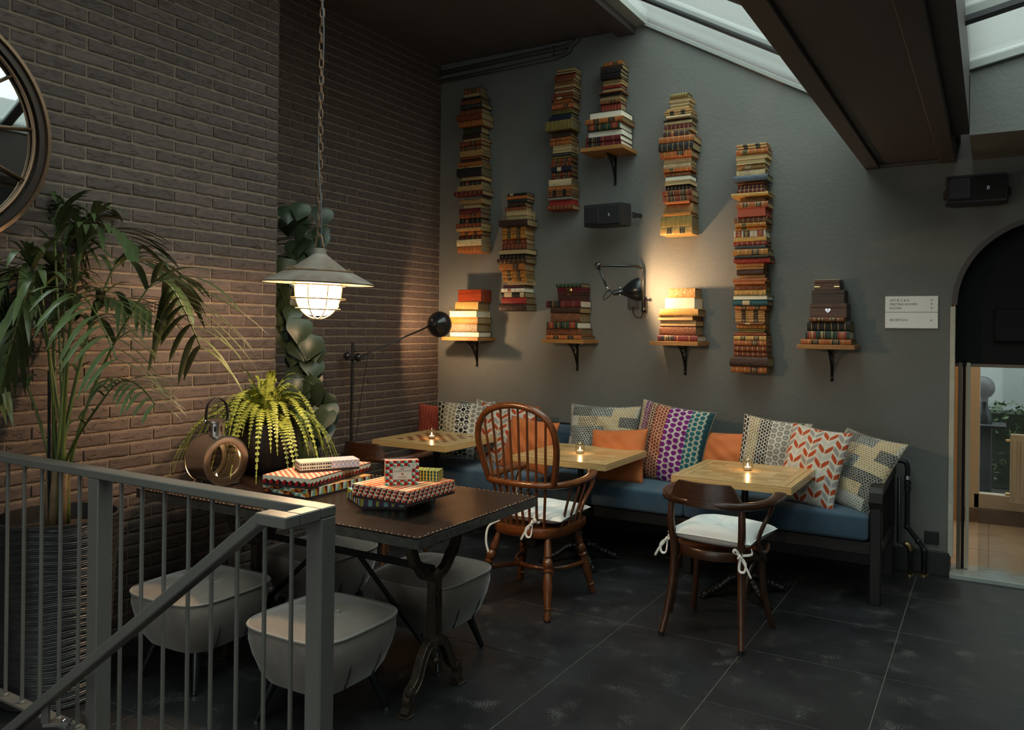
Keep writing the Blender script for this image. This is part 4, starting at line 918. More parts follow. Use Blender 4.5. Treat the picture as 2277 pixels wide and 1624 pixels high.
# ================================================================== speakers, sign, pipes, socket, mirror
spk_m = pm('black_speaker_case', (.016, .016, .018, 1), .55, bump=(60, .1, 3)); grille_m = pm('black_speaker_grille', (.013, .013, .015, 1), .7, bump=(400, .6, 2)); logo_m = pm('logo_silver', (.75, .75, .74, 1), .3, .5)
def speaker(c, rz, rx, label):
    t = thing('wall_speaker', label, 'speaker', c, rz, 'wall speakers')
    w, h, d = .335, .165, .15
    M = R3(rx)
    mb = MB(); mb.prism([(-w / 2, -d * .0), (-w / 2 + .012, -d), (w / 2 - .012, -d), (w / 2, 0), (w / 2 - .05, d * .45), (-w / 2 + .05, d * .45)], -h / 2, h / 2, 0, M); mb.build('cabinet', spk_m, t, world=False)
    MB().box((0, -d - .004, 0), (w - .03, .012, h - .02), .005, 0, M).build('grille', grille_m, t, world=False)
    MB().box((-.085, -d - .011, 0), (.115, .006, .12), .004, 0, M).build('driver_ring', spk_m, t, world=False)
    o = text('logo', 'BOSE', .030, logo_m, t, Matrix.Identity(4)); o.matrix_local = M @ TR((.055, -d - .0112, -.004), PI / 2) @ Matrix.Shear('XY', 4, (.25, 0)) ; 
    for s_ in (-1, 1):
        MB().box((s_ * (w / 2 + .004), d * .25, 0), (.012, .05, .05), .006, 0, M).build('pivot', spk_m, t, world=False)
        MB().box((s_ * (w / 2 + .012), d * .45 + .03, 0), (.008, .12, .035), .002, 0, M).build('bracket_arm', spk_m, t, world=False)
    return t
speaker((-2.522, YW - .17, 2.432), math.radians(-4), math.radians(3), 'black wall loudspeaker above the wall lamp')
speaker((-.085, YW - .17, 2.432), math.radians(0), 0, 'black wall loudspeaker above the arched doorway')

def sign():
    x0, z1 = -.607, 1.800; x1, z0 = -.294, 1.588; t = thing('direction_sign', 'glossy white two-part wayfinding sign beside the arched doorway', 'sign', ((x0 + x1) / 2, YW, z0))
    m = pm('white_sign_enamel', (.9, .86, .76, 1), .12, coat=.5); zm = z0 + .106
    for a, b in ((zm + .001, z1), (z0, zm - .001)): MB().box(((x0 + x1) / 2, YW - .006, (a + b) / 2), (x1 - x0, .012, b - a), .002).build('plate', m, t)
    ink = pm('sign_ink', (.02, .018, .016, 1), .5)
    for s_, z in (('LIFT B, C & D', 1.772), ('MEETING ROOMS', 1.746), ('ROOMS', 1.720), ('RECEPTION', 1.642)):
        text('lettering', s_, .0205, ink, t, TR((x0 + .028, YW - .0125, z), PI / 2), .0004)
    for z, rot in ((1.772, 0), (1.746, 0), (1.720, 0), (1.642, PI / 2)):
        ar = MB(); Mx = TR((x1 - .038, YW - .0125, z), PI / 2) @ Matrix.Rotation(rot, 4, 'Z')
        ar.box((0, -.001, 0), (.0022, .012, .0008), 0, 0, Mx)
        for s_ in (-1, 1): ar.box((0, 0, 0), (.0022, .0085, .0008), 0, 0, Mx @ TR((s_ * .0026, .0028, 0), 0, 0, s_ * .75))
        ar.build('arrow', ink, t)
sign()
pipe_m = pm('grey_painted_pipe', (.085, .088, .080, 1), .55)
def pipe(name, label, pts, r, m=pipe_m, clips=()):
    t = thing(name, label, 'pipe', pts[0]); MB().tube(pts, r, 10).build('pipe_run', m, t, smooth=True)
    for c in clips: MB().tube([(c[0] - .008, c[1], c[2]), (c[0] + .008, c[1], c[2])], r * 1.35, 10).build('pipe_clip', m, t, smooth=40)
    return t
pz = lambda x: 3.735 + .030 * (x + 4.25)
pipe('heating_pipe', 'upper grey pipe run under the ceiling above the books', [(XB + .01, YW - .03, 3.838), (-3.05, YW - .03, 3.865)] + bez((-3.05, YW - .03, 3.865), (-2.95, YW - .03, 3.866), (-2.90, YW - .03, 3.88), (-2.895, YW - .03, 3.925), 6), .020, clips=[(-3.12, YW - .03, 3.863)])
pipe('heating_pipe', 'lower grey pipe run under the ceiling above the books', [(XB + .01, YW - .03, 3.765), (-3.08, YW - .03, 3.79)] + bez((-3.08, YW - .03, 3.80), (-3.0, YW - .03, 3.80), (-2.965, YW - .03, 3.81), (-2.96, YW - .03, 3.868), 6), .018, clips=[(-3.12, YW - .03, 3.80)])
bp_m = pm('black_pipe_paint', (.016, .017, .021, 1), .35); brass_m = pm('brass', (.7, .5, .22, 1), .3, 1)
t = pipe('radiator_pipe', 'black heating pipe bending down behind the bench arm beside the socket', [(-.56, YW - .08, .725), (-.50, YW - .08, .725)] + bez((-.50, YW - .08, .725), (-.465, YW - .08, .725), (-.458, YW - .08, .715), (-.455, YW - .08, .67), 5)[1:] + [(-.455, YW - .08, .30), (-.37, YW - .08, .19), (-.355, YW - .08, .15), (-.355, YW - .08, .005)], .016, bp_m)
for z in (.62, .585, .55): MB().lathe([(.0, -.012), (.022, -.012), (.022, .012), (0, .012)], 10, 0, Matrix.Translation((-.455, YW - .08, z)), cap=False).build('valve', chrome_m if z == .62 else bp_m, t, smooth=30)
for p_, q_ in (((-.455, YW - .08, .30), .02), ((-.39, YW - .08, .215), .02), ((-.355, YW - .08, .16), .02)): MB().sphere(p_, q_, 10, 8).build('elbow', bp_m, t, smooth=True)
MB().lathe([(.03, 0), (.03, .008), (.017, .012)], 14, 0, Matrix.Translation((-.355, YW - .08, 0))).build('floor_collar', brass_m, t)
t = pipe('radiator_pipe', 'short black riser pipe with a brass elbow beside the bench leg', [(-.50, YW - .12, .62), (-.50, YW - .12, .20), (-.445, YW - .12, .195), (-.432, YW - .12, .17), (-.432, YW - .12, .005)], .012, bp_m)
MB().tube(bez((-.47, YW - .12, .197), (-.44, YW - .12, .198), (-.432, YW - .12, .19), (-.432, YW - .12, .15), 6), .018, 10).build('elbow', pm('tarnished_brass', (.34, .24, .11, 1), .4, 1), t, smooth=True)
MB().lathe([(.026, 0), (.026, .008), (.014, .012)], 14, 0, Matrix.Translation((-.432, YW - .12, 0))).build('floor_collar', brass_m, t)
def socket_outlet():
    cx, cz_ = -.317, .233; t = thing('wall_socket', 'black wall socket low beside the arched doorway', 'socket', (cx, YW, cz_)); m = pm('black_plastic', (.012, .012, .013, 1), .35)
    MB().box((cx, YW - .005, cz_), (.084, .010, .084), .003).build('plate', m, t)
    MB().lathe([(.027, 0), (.027, .004), (.022, .004), (.021, -.004), (0, -.004)], 24, 0, TR((cx, YW - .0105, cz_), PI / 2), cap=False).build('well', m, t, smooth=30)
    for s_ in (-1, 1): MB().tube([(cx + s_ * .009, YW - .011, cz_), (cx + s_ * .009, YW - .004, cz_)], .003, 8).build('pin_hole', pm('socket_hole', (.002, .002, .002, 1), .9), t)
socket_outlet()
def mirror():
    yc, zc, R = 1.489, 2.335, .497; t = thing('wall_mirror', 'large round mirror in a deep copper-brown metal frame on the brick pier', 'mirror', (XP, yc, zc))
    m = pm('copper_brown_metal', (.21, .125, .075, 1), .38, .75, bump=(40, .08, 3)); dk = pm('dark_bronze_metal', (.05, .035, .028, 1), .4, .7)
    M = TR((XP + .004, yc, zc), 0, PI / 2)
    MB().lathe([(R, 0), (R + .004, .004), (R + .004, .095), (R - .012, .098), (R - .012, .0)], 72, 0, M, cap=False).build('frame', m, t, smooth=35)
    MB().lathe([(R - .012, .062), (R - .014, .085), (R - .042, .085), (R - .042, .062)], 72, 0, M, cap=False).build('frame_ring', dk, t, smooth=35)
    MB().tube([M @ Vector(((R - .055) * math.cos(2 * PI * i / 72), (R - .055) * math.sin(2 * PI * i / 72), .066)) for i in range(72)], .009, 8, closed=True).build('frame_ring', m, t, smooth=True)
    MB().lathe([(0, 0), (R - .03, 0), (R - .03, .05), (0, .052)], 72, 0, M, cap=False).build('mirror_glass', pm('mirror_silver', (.82, .86, .86, 1), .015, 1), t, smooth=30)
    for k in range(12):
        a = 2 * PI * k / 12 + math.radians(7); p = [M @ Vector((r * math.cos(a), r * math.sin(a), .066)) for r in (.17, R - .05)]
        MB().tube(p, .0065, 8).build('glazing_bar', m, t, smooth=True)
    MB().tube([M @ Vector((.17 * math.cos(2 * PI * i / 48), .17 * math.sin(2 * PI * i / 48), .066)) for i in range(48)], .0065, 8, closed=True).build('glazing_bar', m, t, smooth=True)
    MB().sphere(M @ Vector(((R + .012) * math.cos(2.36), (R + .012) * math.sin(2.36), .03)), .012, 8, 6).build('hanger', chrome_m, t, smooth=True)
mirror()

# ================================================================== bench
ebony_m = wood('black_stained_wood', '0b0908', '171210', 'X', .5, 8); blue_m2 = pm('blue_upholstery', (.065, .115, .17, 1), .85, bump=(420, .5, 2), var=(14, .12), sheen=.25)
def soft_box(mb, c, d, r, seg=5, puff=.0, nx=10, ny=8):
    """upholstered block: rounded edges and slightly crowned faces"""
    hx, hy, hz = d[0] / 2, d[1] / 2, d[2] / 2; n = 14; vs = []; fs = []
    rings = []; K = 4 * n
    def ring(inset, z):
        R = []
        ax_, ay_ = hx - inset, hy - inset; rr = max(.003, r - inset * .3)
        for q in range(4):
            cx = (ax_ - rr) * (1 if q in (0, 3) else -1); cy = (ay_ - rr) * (1 if q in (0, 1) else -1)
            for i in range(n):
                a = PI / 2 * q + PI / 2 * i / (n - 1); R.append((c[0] + cx + rr * math.cos(a), c[1] + cy + rr * math.sin(a), c[2] + z))
        return R
    L = []
    for i in range(seg + 1):
        a = PI / 2 * i / seg; L.append((r * (1 - math.sin(a)), -hz + r * (1 - math.cos(a))))
    for i in range(seg + 1):
        a = PI / 2 * i / seg; L.append((r * (1 - math.cos(a)), hz - r * (1 - math.sin(a))))
    for ins, z in L: rings.append(ring(ins, z))
    rings.append(ring(min(hx, hy) * .5, hz + puff * .7)); rings.append(ring(min(hx, hy) * .93, hz + puff))
    for R in rings: vs += R
    for i in range(len(rings) - 1):
        for j in range(K): fs.append((i * K + j, i * K + (j + 1) % K, (i + 1) * K + (j + 1) % K, (i + 1) * K + j))
    fs.append(tuple(range(K - 1, -1, -1))); b = (len(rings) - 1) * K; fs.append(tuple(b + j for j in range(K)))
    mb.add(vs, fs); return mb
def bench():
    x1, x0 = -.525, -4.16; t = thing('bench', 'long black wooden bench with slatted arm and blue cushions along the wall', 'bench', ((x0 + x1) / 2, 5.4, 0))
    for x in (-.555, -1.66, -2.80, -4.12):
        MB().box((x, 5.045, .165 if x != -.555 else .32), (.06, .06, .33 if x != -.555 else .64), .004).build('leg', ebony_m, t)
        MB().box((x, 5.70, .30), (.06, .06, .60), .004).build('leg', ebony_m, t)
    MB().box(((x0 + x1) / 2, 5.05, .315), (x1 - x0, .04, .075), .004).build('front_rail', ebony_m, t)
    MB().box(((x0 + x1) / 2, 5.70, .315), (x1 - x0, .04, .075), .004).build('rear_rail', ebony_m, t)
    for i in range(14):
        MB().box((x0 + .1 + i * (x1 - x0 - .2) / 13, 5.375, .335), (.06, .62, .018), .002).build('seat_slat', ebony_m, t)
    # right arm: curved arm rest on slats
    MB().bar((-.555, 5.08, .30), (-.555, 5.69, .30), .05, .05, .004).build('arm_rail', ebony_m, t)
    arm = MB(); top = [(5.005, .585), (5.01, .64), (5.04, .668), (5.12, .672), (5.35, .682), (5.60, .69), (5.78, .69)]
    bot = [(y + .012 * (i == 0), z - .045) for i, (y, z) in enumerate(top)]
    arm.prism([(y, z) for y, z in top] + [(y, z) for y, z in bot[::-1]], -.035, .035, 0, Matrix(((0, 0, 1, -.555), (1, 0, 0, 0), (0, 1, 0, 0), (0, 0, 0, 1))))
    arm.build('arm_rest', ebony_m, t)
    for i in range(7): MB().box((-.555, 5.13 + i * .085, .47), (.022, .022, .36), .002).build('arm_slat', ebony_m, t)
    MB().box(((x0 + x1) / 2, 5.76, .56), (x1 - x0, .03, .5), .004).build('back_board', ebony_m, t)
    xs = [-.592, -1.685, -2.80, -3.92]
    for a, b in zip(xs[1:], xs[:-1]):
        soft_box(MB(), ((a + b) / 2, 5.36, .432), (b - a - .004, .72, .148), .022, puff=.012).build('seat_cushion', blue_m2, t, smooth=60)
    xs = [-.70, -1.80, -2.95, -4.05]
    for a, b in zip(xs[1:], xs[:-1]):
        mb = MB(); soft_box(mb, (0, 0, 0), (b - a - .006, .30, .10), .03, puff=.012); m2 = MB(); m2.add(mb.v, mb.f, 0, TR(((a + b) / 2, 5.665, .655), math.radians(78)))
        m2.build('back_cushion', blue_m2, t, smooth=60)
    return t
bench()

# ================================================================== scatter cushions
def h2(a, b=0): return (math.sin(a * 127.1 + b * 311.7) * 43758.5453) % 1.0
C_ = lambda h: hexc(h)
WH, CRM, BK, GR, OR_, BE = C_('d9d3c4'), C_('d6c7a4'), C_('17181c'), C_('8d8c84'), C_('b8491c'), C_('9c8a6a')
def pat_hound(u, v):
    r = int(v * 6.2); cu = u * 3.3 + .37 * r; c = int(cu); pal = [(WH, BK), (GR, BK), (CRM, BE), (WH, GR), (C_('aeb2ac'), BK), (CRM, BK)]
    a, b = pal[int(h2(r * 3.1 + 1.3, c * 1.7) * 5.99)]; k = 26
    rr = int(v * k * 1.35); fu, fv = (u * k + .5 * (rr % 2)) % 1, (v * k * 1.35) % 1
    d = abs(fu - .5) + abs(fv - .5)
    return b if (d < .44) else a
def pat_leaf(u, v):
    n = 8.6; cu = u * n; col = int(cu); fu = cu - col; s_ = 1 if col % 2 else -1; vv = v * 10.5 + s_ * (fu - .5) * .9 + (0 if col % 2 else .0); fv = vv % 1; row = int(vv + 40)
    lf = math.sin(PI * fu) ** .6 * .30
    if abs(fv - .5) < .26 + .10 * math.sin(PI * fu) and .05 < fu < .95:
        if (row + (col // 2)) % 2 == 0 and col % 2 == 0 or (row + col // 2) % 2 and col % 2: return OR_
        return C_('a39e98') if (row % 2) else C_('c9c4ba')
    return WH
def ogee(u, v, n, m, fg, bg, ring=None):
    cu = u * n; col = int(cu); fv = (v * m + .5 * (col % 2)) % 1; fu = cu - col
    d = ((fu - .5) / .46) ** 2 * (1.3 - .6 * fv) + ((fv - .5) / .44) ** 2
    if d < .9: return ring if (ring and d < .25) else fg
    return bg
def pat_ogee(u, v):
    if u < .16: return ogee(u, v, 14, 12, BK, C_('cbbb96'))
    if u < .38: return ogee(u, v, 13, 16, C_('9a8c70'), C_('d3c8b0'))
    if u < .62: return ogee(u, v, 13, 12, BK, WH, WH if int(v * 12) % 2 else None)
    return ogee(u, v, 11, 13, C_('8e8a80'), C_('ded6c6'))
def pat_ogee2(u, v):
    if u < .1: return ogee(u, v, 22, 15, BK, WH)
    if u < .26: return ogee(u, v, 26, 22, C_('a08c5c'), WH)
    if u < .45: return ogee(u, v, 26, 20, C_('26262a'), WH)
    if u < .78: return ogee(u, v, 11, 12, C_('86837c'), WH, C_('b5b0a8'))
    if u < .9: return ogee(u, v, 20, 14, BK, WH)
    return ogee(u, v, 14, 12, C_('b9aa96'), WH)
def pat_purple(u, v):
    u = u + (v - .5) * .04
    if u < .07: return ogee(u, v, 30, 22, BE, CRM)
    if u < .16: return ogee(u, v, 24, 26, C_('6d1a66'), C_('b0a08a'))
    if u < .26: return ogee(u, v, 26, 26, C_('5a2418'), C_('c4b496'))
    if u < .44: return ogee(u, v, 24, 22, C_('8c3118'), C_('c8a888'))
    if u < .74: return ogee(u, v, 12, 13, C_('7a1078'), C_('cfc4bc'), C_('5c0a60') if (v * 13) % 1 > .5 else None)
    if u < .95: return ogee(u, v, 14, 15, C_('11606a'), C_('b9b7a2'))
    return ogee(u, v, 20, 15, C_('0c3c44'), C_('1a4a50'))
def pat_red(u, v):
    a = C_('7e2a1a'); b = C_('a44a30'); c = ogee(u, v, 16, 18, a if u < .75 else C_('3c2030'), b if u < .6 else C_('8a5a4a')); return c
def pat_teal(u, v): return ogee(u, v, 18, 20, C_('0d2a36'), C_('2c4c52'))
def pat_orange(u, v): return C_('b5602a')
cush_m = printed('printed_cushion_fabric', .85, .15, bump=(300, .35, 2)); orange_m = pm('orange_velvet', hexc('cc7038'), .75, bump=(16, .12, 4), var=(7, .12), sheen=.35)
def pillow_mesh(W, H, T, pat, n, seed, soft=.5, pull=.07):
    vs = []; fs = []; cols = []; rnd = random.Random(seed); ph = [rnd.uniform(0, 6) for _ in range(6)]
    def wr(u, v): return .006 * math.sin(5 * u + ph[0] + 2 * v) + .005 * math.sin(7 * v + ph[1] - 3 * u) + .004 * math.sin(11 * (u + v) + ph[2])
    for side in (-1, 1):
        base = len(vs)
        for j in range(n + 1):
            for i in range(n + 1):
                u, v = 2 * i / n - 1, 2 * j / n - 1
                e = max(0, (1 - u * u)) * max(0, (1 - v * v)); th = T / 2 * e ** soft
                x = W / 2 * u * (1 - pull * (1 - v * v) * abs(u)); z = H / 2 * v * (1 - pull * (1 - u * u) * abs(v))
                vs.append((x, side * (th + (wr(u, v) * e if e > 0 else 0)), z))
        for j in range(n):
            for i in range(n):
                a = base + j * (n + 1) + i; f = (a, a + 1, a + n + 2, a + n + 1); fs.append(f if side < 0 else f[::-1])
                if pat: cols.append(pat((i + .5) / n, (j + .5) / n))
    me = bpy.data.meshes.new('cushion'); me.from_pydata(vs, [], fs)
    me.polygons.foreach_set('use_smooth', [True] * len(fs))
    bm = bmesh.new(); bm.from_mesh(me); bmesh.ops.remove_doubles(bm, verts=bm.verts, dist=.0004); bm.to_mesh(me); bm.free()
    if pat and len(me.polygons) == len(cols): paint_faces(me, cols)
    return me
def cushion(label, px, py, y, W, H, T, pat, tilt, rollv, yawv, n=116, piping=None):
    c = at(px, py, y=y); t = thing('cushion', label, 'cushion', c, 0, 'scatter cushions on the bench')
    me = pillow_mesh(W, H, T, pat if pat is not pat_orange else None, n if pat is not pat_orange else 40, int(px)); me.materials.append(cush_m if pat is not pat_orange else orange_m)
    o = link('cushion_body', me, t, False); o.rotation_euler = R3(math.radians(-tilt), math.radians(rollv), math.radians(yawv)).to_euler()
    if True:                                      # the sewn edge
        pts = []; k = 24; pl = .07
        for q in range(4):
            for i in range(k):
                s_ = 2 * i / k - 1; u, v = ((s_, -1), (1, s_), (-s_, 1), (-1, -s_))[q]
                pts.append((W / 2 * u * (1 - pl * (1 - v * v) * abs(u)), 0, H / 2 * v * (1 - pl * (1 - u * u) * abs(v))))
        e = MB().tube(pts, .0028, 5, closed=True).build('seam', piping or pm('cushion_seam', (.32, .28, .22, 1), .9), t, smooth=True, world=False); e.rotation_euler = o.rotation_euler
    return t
cushion('red geometric cushion leaning in the brick corner, partly behind a black-and-cream cushion', 985, 962, 5.50, .46, .46, .15, pat_red, 12, 2, 22, piping=pm('red_seam', (.12, .03, .02, 1), .9))
cushion('dark teal cushion of which only a corner peeks above the orange-leaf cushion', 1062, 955, 5.66, .40, .46, .10, pat_teal, 10, 0, 0, 60)
cushion('beige houndstooth cushion of which only a corner peeks out left of the windsor chair', 1098, 955, 5.665, .42, .46, .10, pat_hound, 10, 3, 0, 60)
cushion('black and cream ogee-patterned cushion behind the chessboard table', 1032, 966, 5.42, .50, .54, .16, pat_ogee, 14, -2, 12)
cushion('white cushion with orange and grey leaf zigzags behind the windsor chair', 1122, 970, 5.40, .55, .50, .15, pat_leaf, 16, 0, -4, piping=pm('red_tassel_seam', (.42, .12, .07, 1), .9))
cushion('large plain orange cushion seen through the windsor chair spindles', 1176, 990, 5.24, .44, .40, .15, pat_orange, 20, 3, -6, piping=pm('orange_seam', (.32, .11, .03, 1), .8))
cushion('grey and cream houndstooth patchwork cushion behind the middle table', 1338, 974, 5.50, .56, .50, .16, pat_hound, 18, -1, 2)
cushion('plain orange cushion propped behind the middle table', 1372, 1014, 5.26, .43, .40, .15, pat_orange, 26, -5, 0, piping=MATS['orange_seam'])
cushion('purple, rust and teal scale-patterned cushion leaning against the blue back', 1489, 988, 5.42, .54, .56, .17, pat_purple, 18, 7, -2)
cushion('plain orange cushion behind the rightmost wooden table', 1626, 1022, 5.44, .42, .38, .14, pat_orange, 22, -2, 4, piping=MATS['orange_seam'])
cushion('white cushion with grey teardrops and a black flower stripe', 1716, 1014, 5.42, .44, .50, .14, pat_ogee2, 18, 5, 0)
cushion('white cushion with scattered orange and grey leaves beside the bench end', 1806, 1036, 5.21, .38, .50, .13, pat_leaf, 24, 5, -14)
cushion('black, cream and grey houndstooth patchwork cushion slumped on the bench arm', 1905, 1046, 5.31, .46, .50, .15, pat_hound, 34, 6, -35)

# ================================================================== chairs
bent_m = wood('dark_bentwood', '2a170d', '54321c', 'Z', .36, 6, coat=.25); bentx_m = wood('dark_bentwood_board', '26150c', '4c2c19', 'X', .34, 6, coat=.3)
elm_m = wood('chestnut_windsor_wood', '3e1e0c', '7a4520', 'Z', .3, 6, coat=.4); elmx_m = wood('chestnut_windsor_board', '4a240e', '84491f', 'X', .3, 5, coat=.4)
white_m = pm('white_cotton', (.86, .86, .83, 1), .85, bump=(260, .25, 2), sheen=.2)
foot_m = pm('black_rubber', (.01, .01, .01, 1), .6)
def bentwood_chair(label, loc, rz):
    t = thing('bentwood_chair', label, 'chair', loc, rz, 'bentwood armchairs')
    B = lambda mb, n, m=bent_m, sm=40: mb.build(n, m, t, smooth=sm, world=False)
    R = .212
    B(MB().lathe([(0, .448), (R - .03, .448), (R - .02, .455), (R - .004, .462), (R, .455), (R + .002, .435), (R - .002, .415), (R - .03, .413), (0, .418)], 48, cap=False), 'seat', bentx_m)
    for s_ in (-1, 1):
        p = catmull([(s_ * .182, -.178, .705), (s_ * .186, -.182, .58), (s_ * .176, -.160, .45), (s_ * .18, -.165, .30), (s_ * .195, -.20, .12), (s_ * .208, -.232, .018)], 5); k = len(p)
        B(MB().tube(p, [.0165 + .0035 * math.sin(PI * min(1, i / k * 1.3)) for i in range(k)], 12), 'leg')
        B(MB().lathe([(.014, 0), (.015, .018)], 10, 0, Matrix.Translation((s_ * .208, -.233, 0))), 'foot_pad', foot_m)
        p = catmull([(s_ * .168, .125, .44), (s_ * .178, .14, .33), (s_ * .185, .15, .20), (s_ * .205, .18, .08), (s_ * .217, .207, .018)], 5); k = len(p)
        B(MB().tube(p, [.019 - .004 * i / k for i in range(k)], 12), 'leg')
        B(MB().lathe([(.013, 0), (.014, .018)], 10, 0, Matrix.Translation((s_ * .218, .208, 0))), 'foot_pad', foot_m)
        # C-shaped arm support and the bow brace below the seat
        p = catmull([(s_ * .255, .10, .70), (s_ * .262, .02, .655), (s_ * .245, -.055, .585), (s_ * .228, -.065, .52), (s_ * .222, -.02, .455), (s_ * .224, .05, .432), (s_ * .222, .10, .445), (s_ * .214, .118, .46)], 5)
        B(MB().tube(p, .0135, 10, flat=.75), 'arm_support')
        p = catmull([(s_ * .198, .135, .375), (s_ * .197, .10, .402), (s_ * .193, .045, .412), (s_ * .188, -.03, .39), (s_ * .184, -.09, .33), (s_ * .182, -.13, .22), (s_ * .19, -.16, .10)], 5)
        B(MB().tube(p, .0115, 10, flat=.8), 'brace')
    # horseshoe arm rail
    path = catmull([(-.262, .175, .712), (-.275, .06, .706), (-.262, -.06, .702), (-.205, -.165, .70), (-.11, -.215, .70), (0, -.228, .70), (.11, -.215, .70), (.205, -.165, .70), (.262, -.06, .702), (.275, .06, .706), (.262, .175, .712)], 6)
    k = len(path); mb = MB(); vs = []; n = 8
    for i, p in enumerate(path):
        tg = (path[min(i + 1, k - 1)] - path[max(i - 1, 0)]).normalized(); sd = tg.cross(Vector((0, 0, 1))).normalized()
        f = abs(i / (k - 1) - .5) * 2; w = .023 + .013 * max(0, (f - .5)) / .5; h = .019
        if f > .985: w *= .55; h *= .7
        for j in range(12):
            a = 2 * PI * j / 12; ca, sa = math.cos(a), math.sin(a)
            vs.append(p + sd * w * (abs(ca) ** .6) * (1 if ca > 0 else -1) + Vector((0, 0, h * (abs(sa) ** .6) * (1 if sa > 0 else -1))))
    fs = [(i * 12 + j, i * 12 + (j + 1) % 12, (i + 1) * 12 + (j + 1) % 12, (i + 1) * 12 + j) for i in range(k - 1) for j in range(12)] + [tuple(range(11, -1, -1)), tuple((k - 1) * 12 + j for j in range(12))]
    mb.add(vs, fs); B(mb, 'arm_rail', bentx_m, 50)
    # crest board
    vs = []; m = 28
    for i in range(m + 1):
        s_ = -1 + 2 * i / m; x = .186 * s_; y = -.236 + .056 * s_ * s_; top = .80 if abs(s_) < .72 else .80 - .085 * ((abs(s_) - .72) / .28) ** 1.3
        for dy, z in ((-.020, .682), (.012, .682), (.010, top), (-.010, top)): vs.append((x, y + dy, z))
    fs = [(i * 4 + j, i * 4 + (j + 1) % 4, (i + 1) * 4 + (j + 1) % 4, (i + 1) * 4 + j) for i in range(m) for j in range(4)] + [(0, 1, 2, 3), (m * 4 + 3, m * 4 + 2, m * 4 + 1, m * 4)]
    mb = MB(); mb.add(vs, fs); B(mb, 'crest_board', bentx_m, 35)
    return t
bentwood_chair('dark bentwood armchair with white tie-on cushion at the rightmost table', (-1.20, 4.14, 0), math.radians(-5))
bentwood_chair('dark bentwood armchair half hidden behind the game boxes at the chessboard table', (-3.52, 4.24, 0), math.radians(-3))

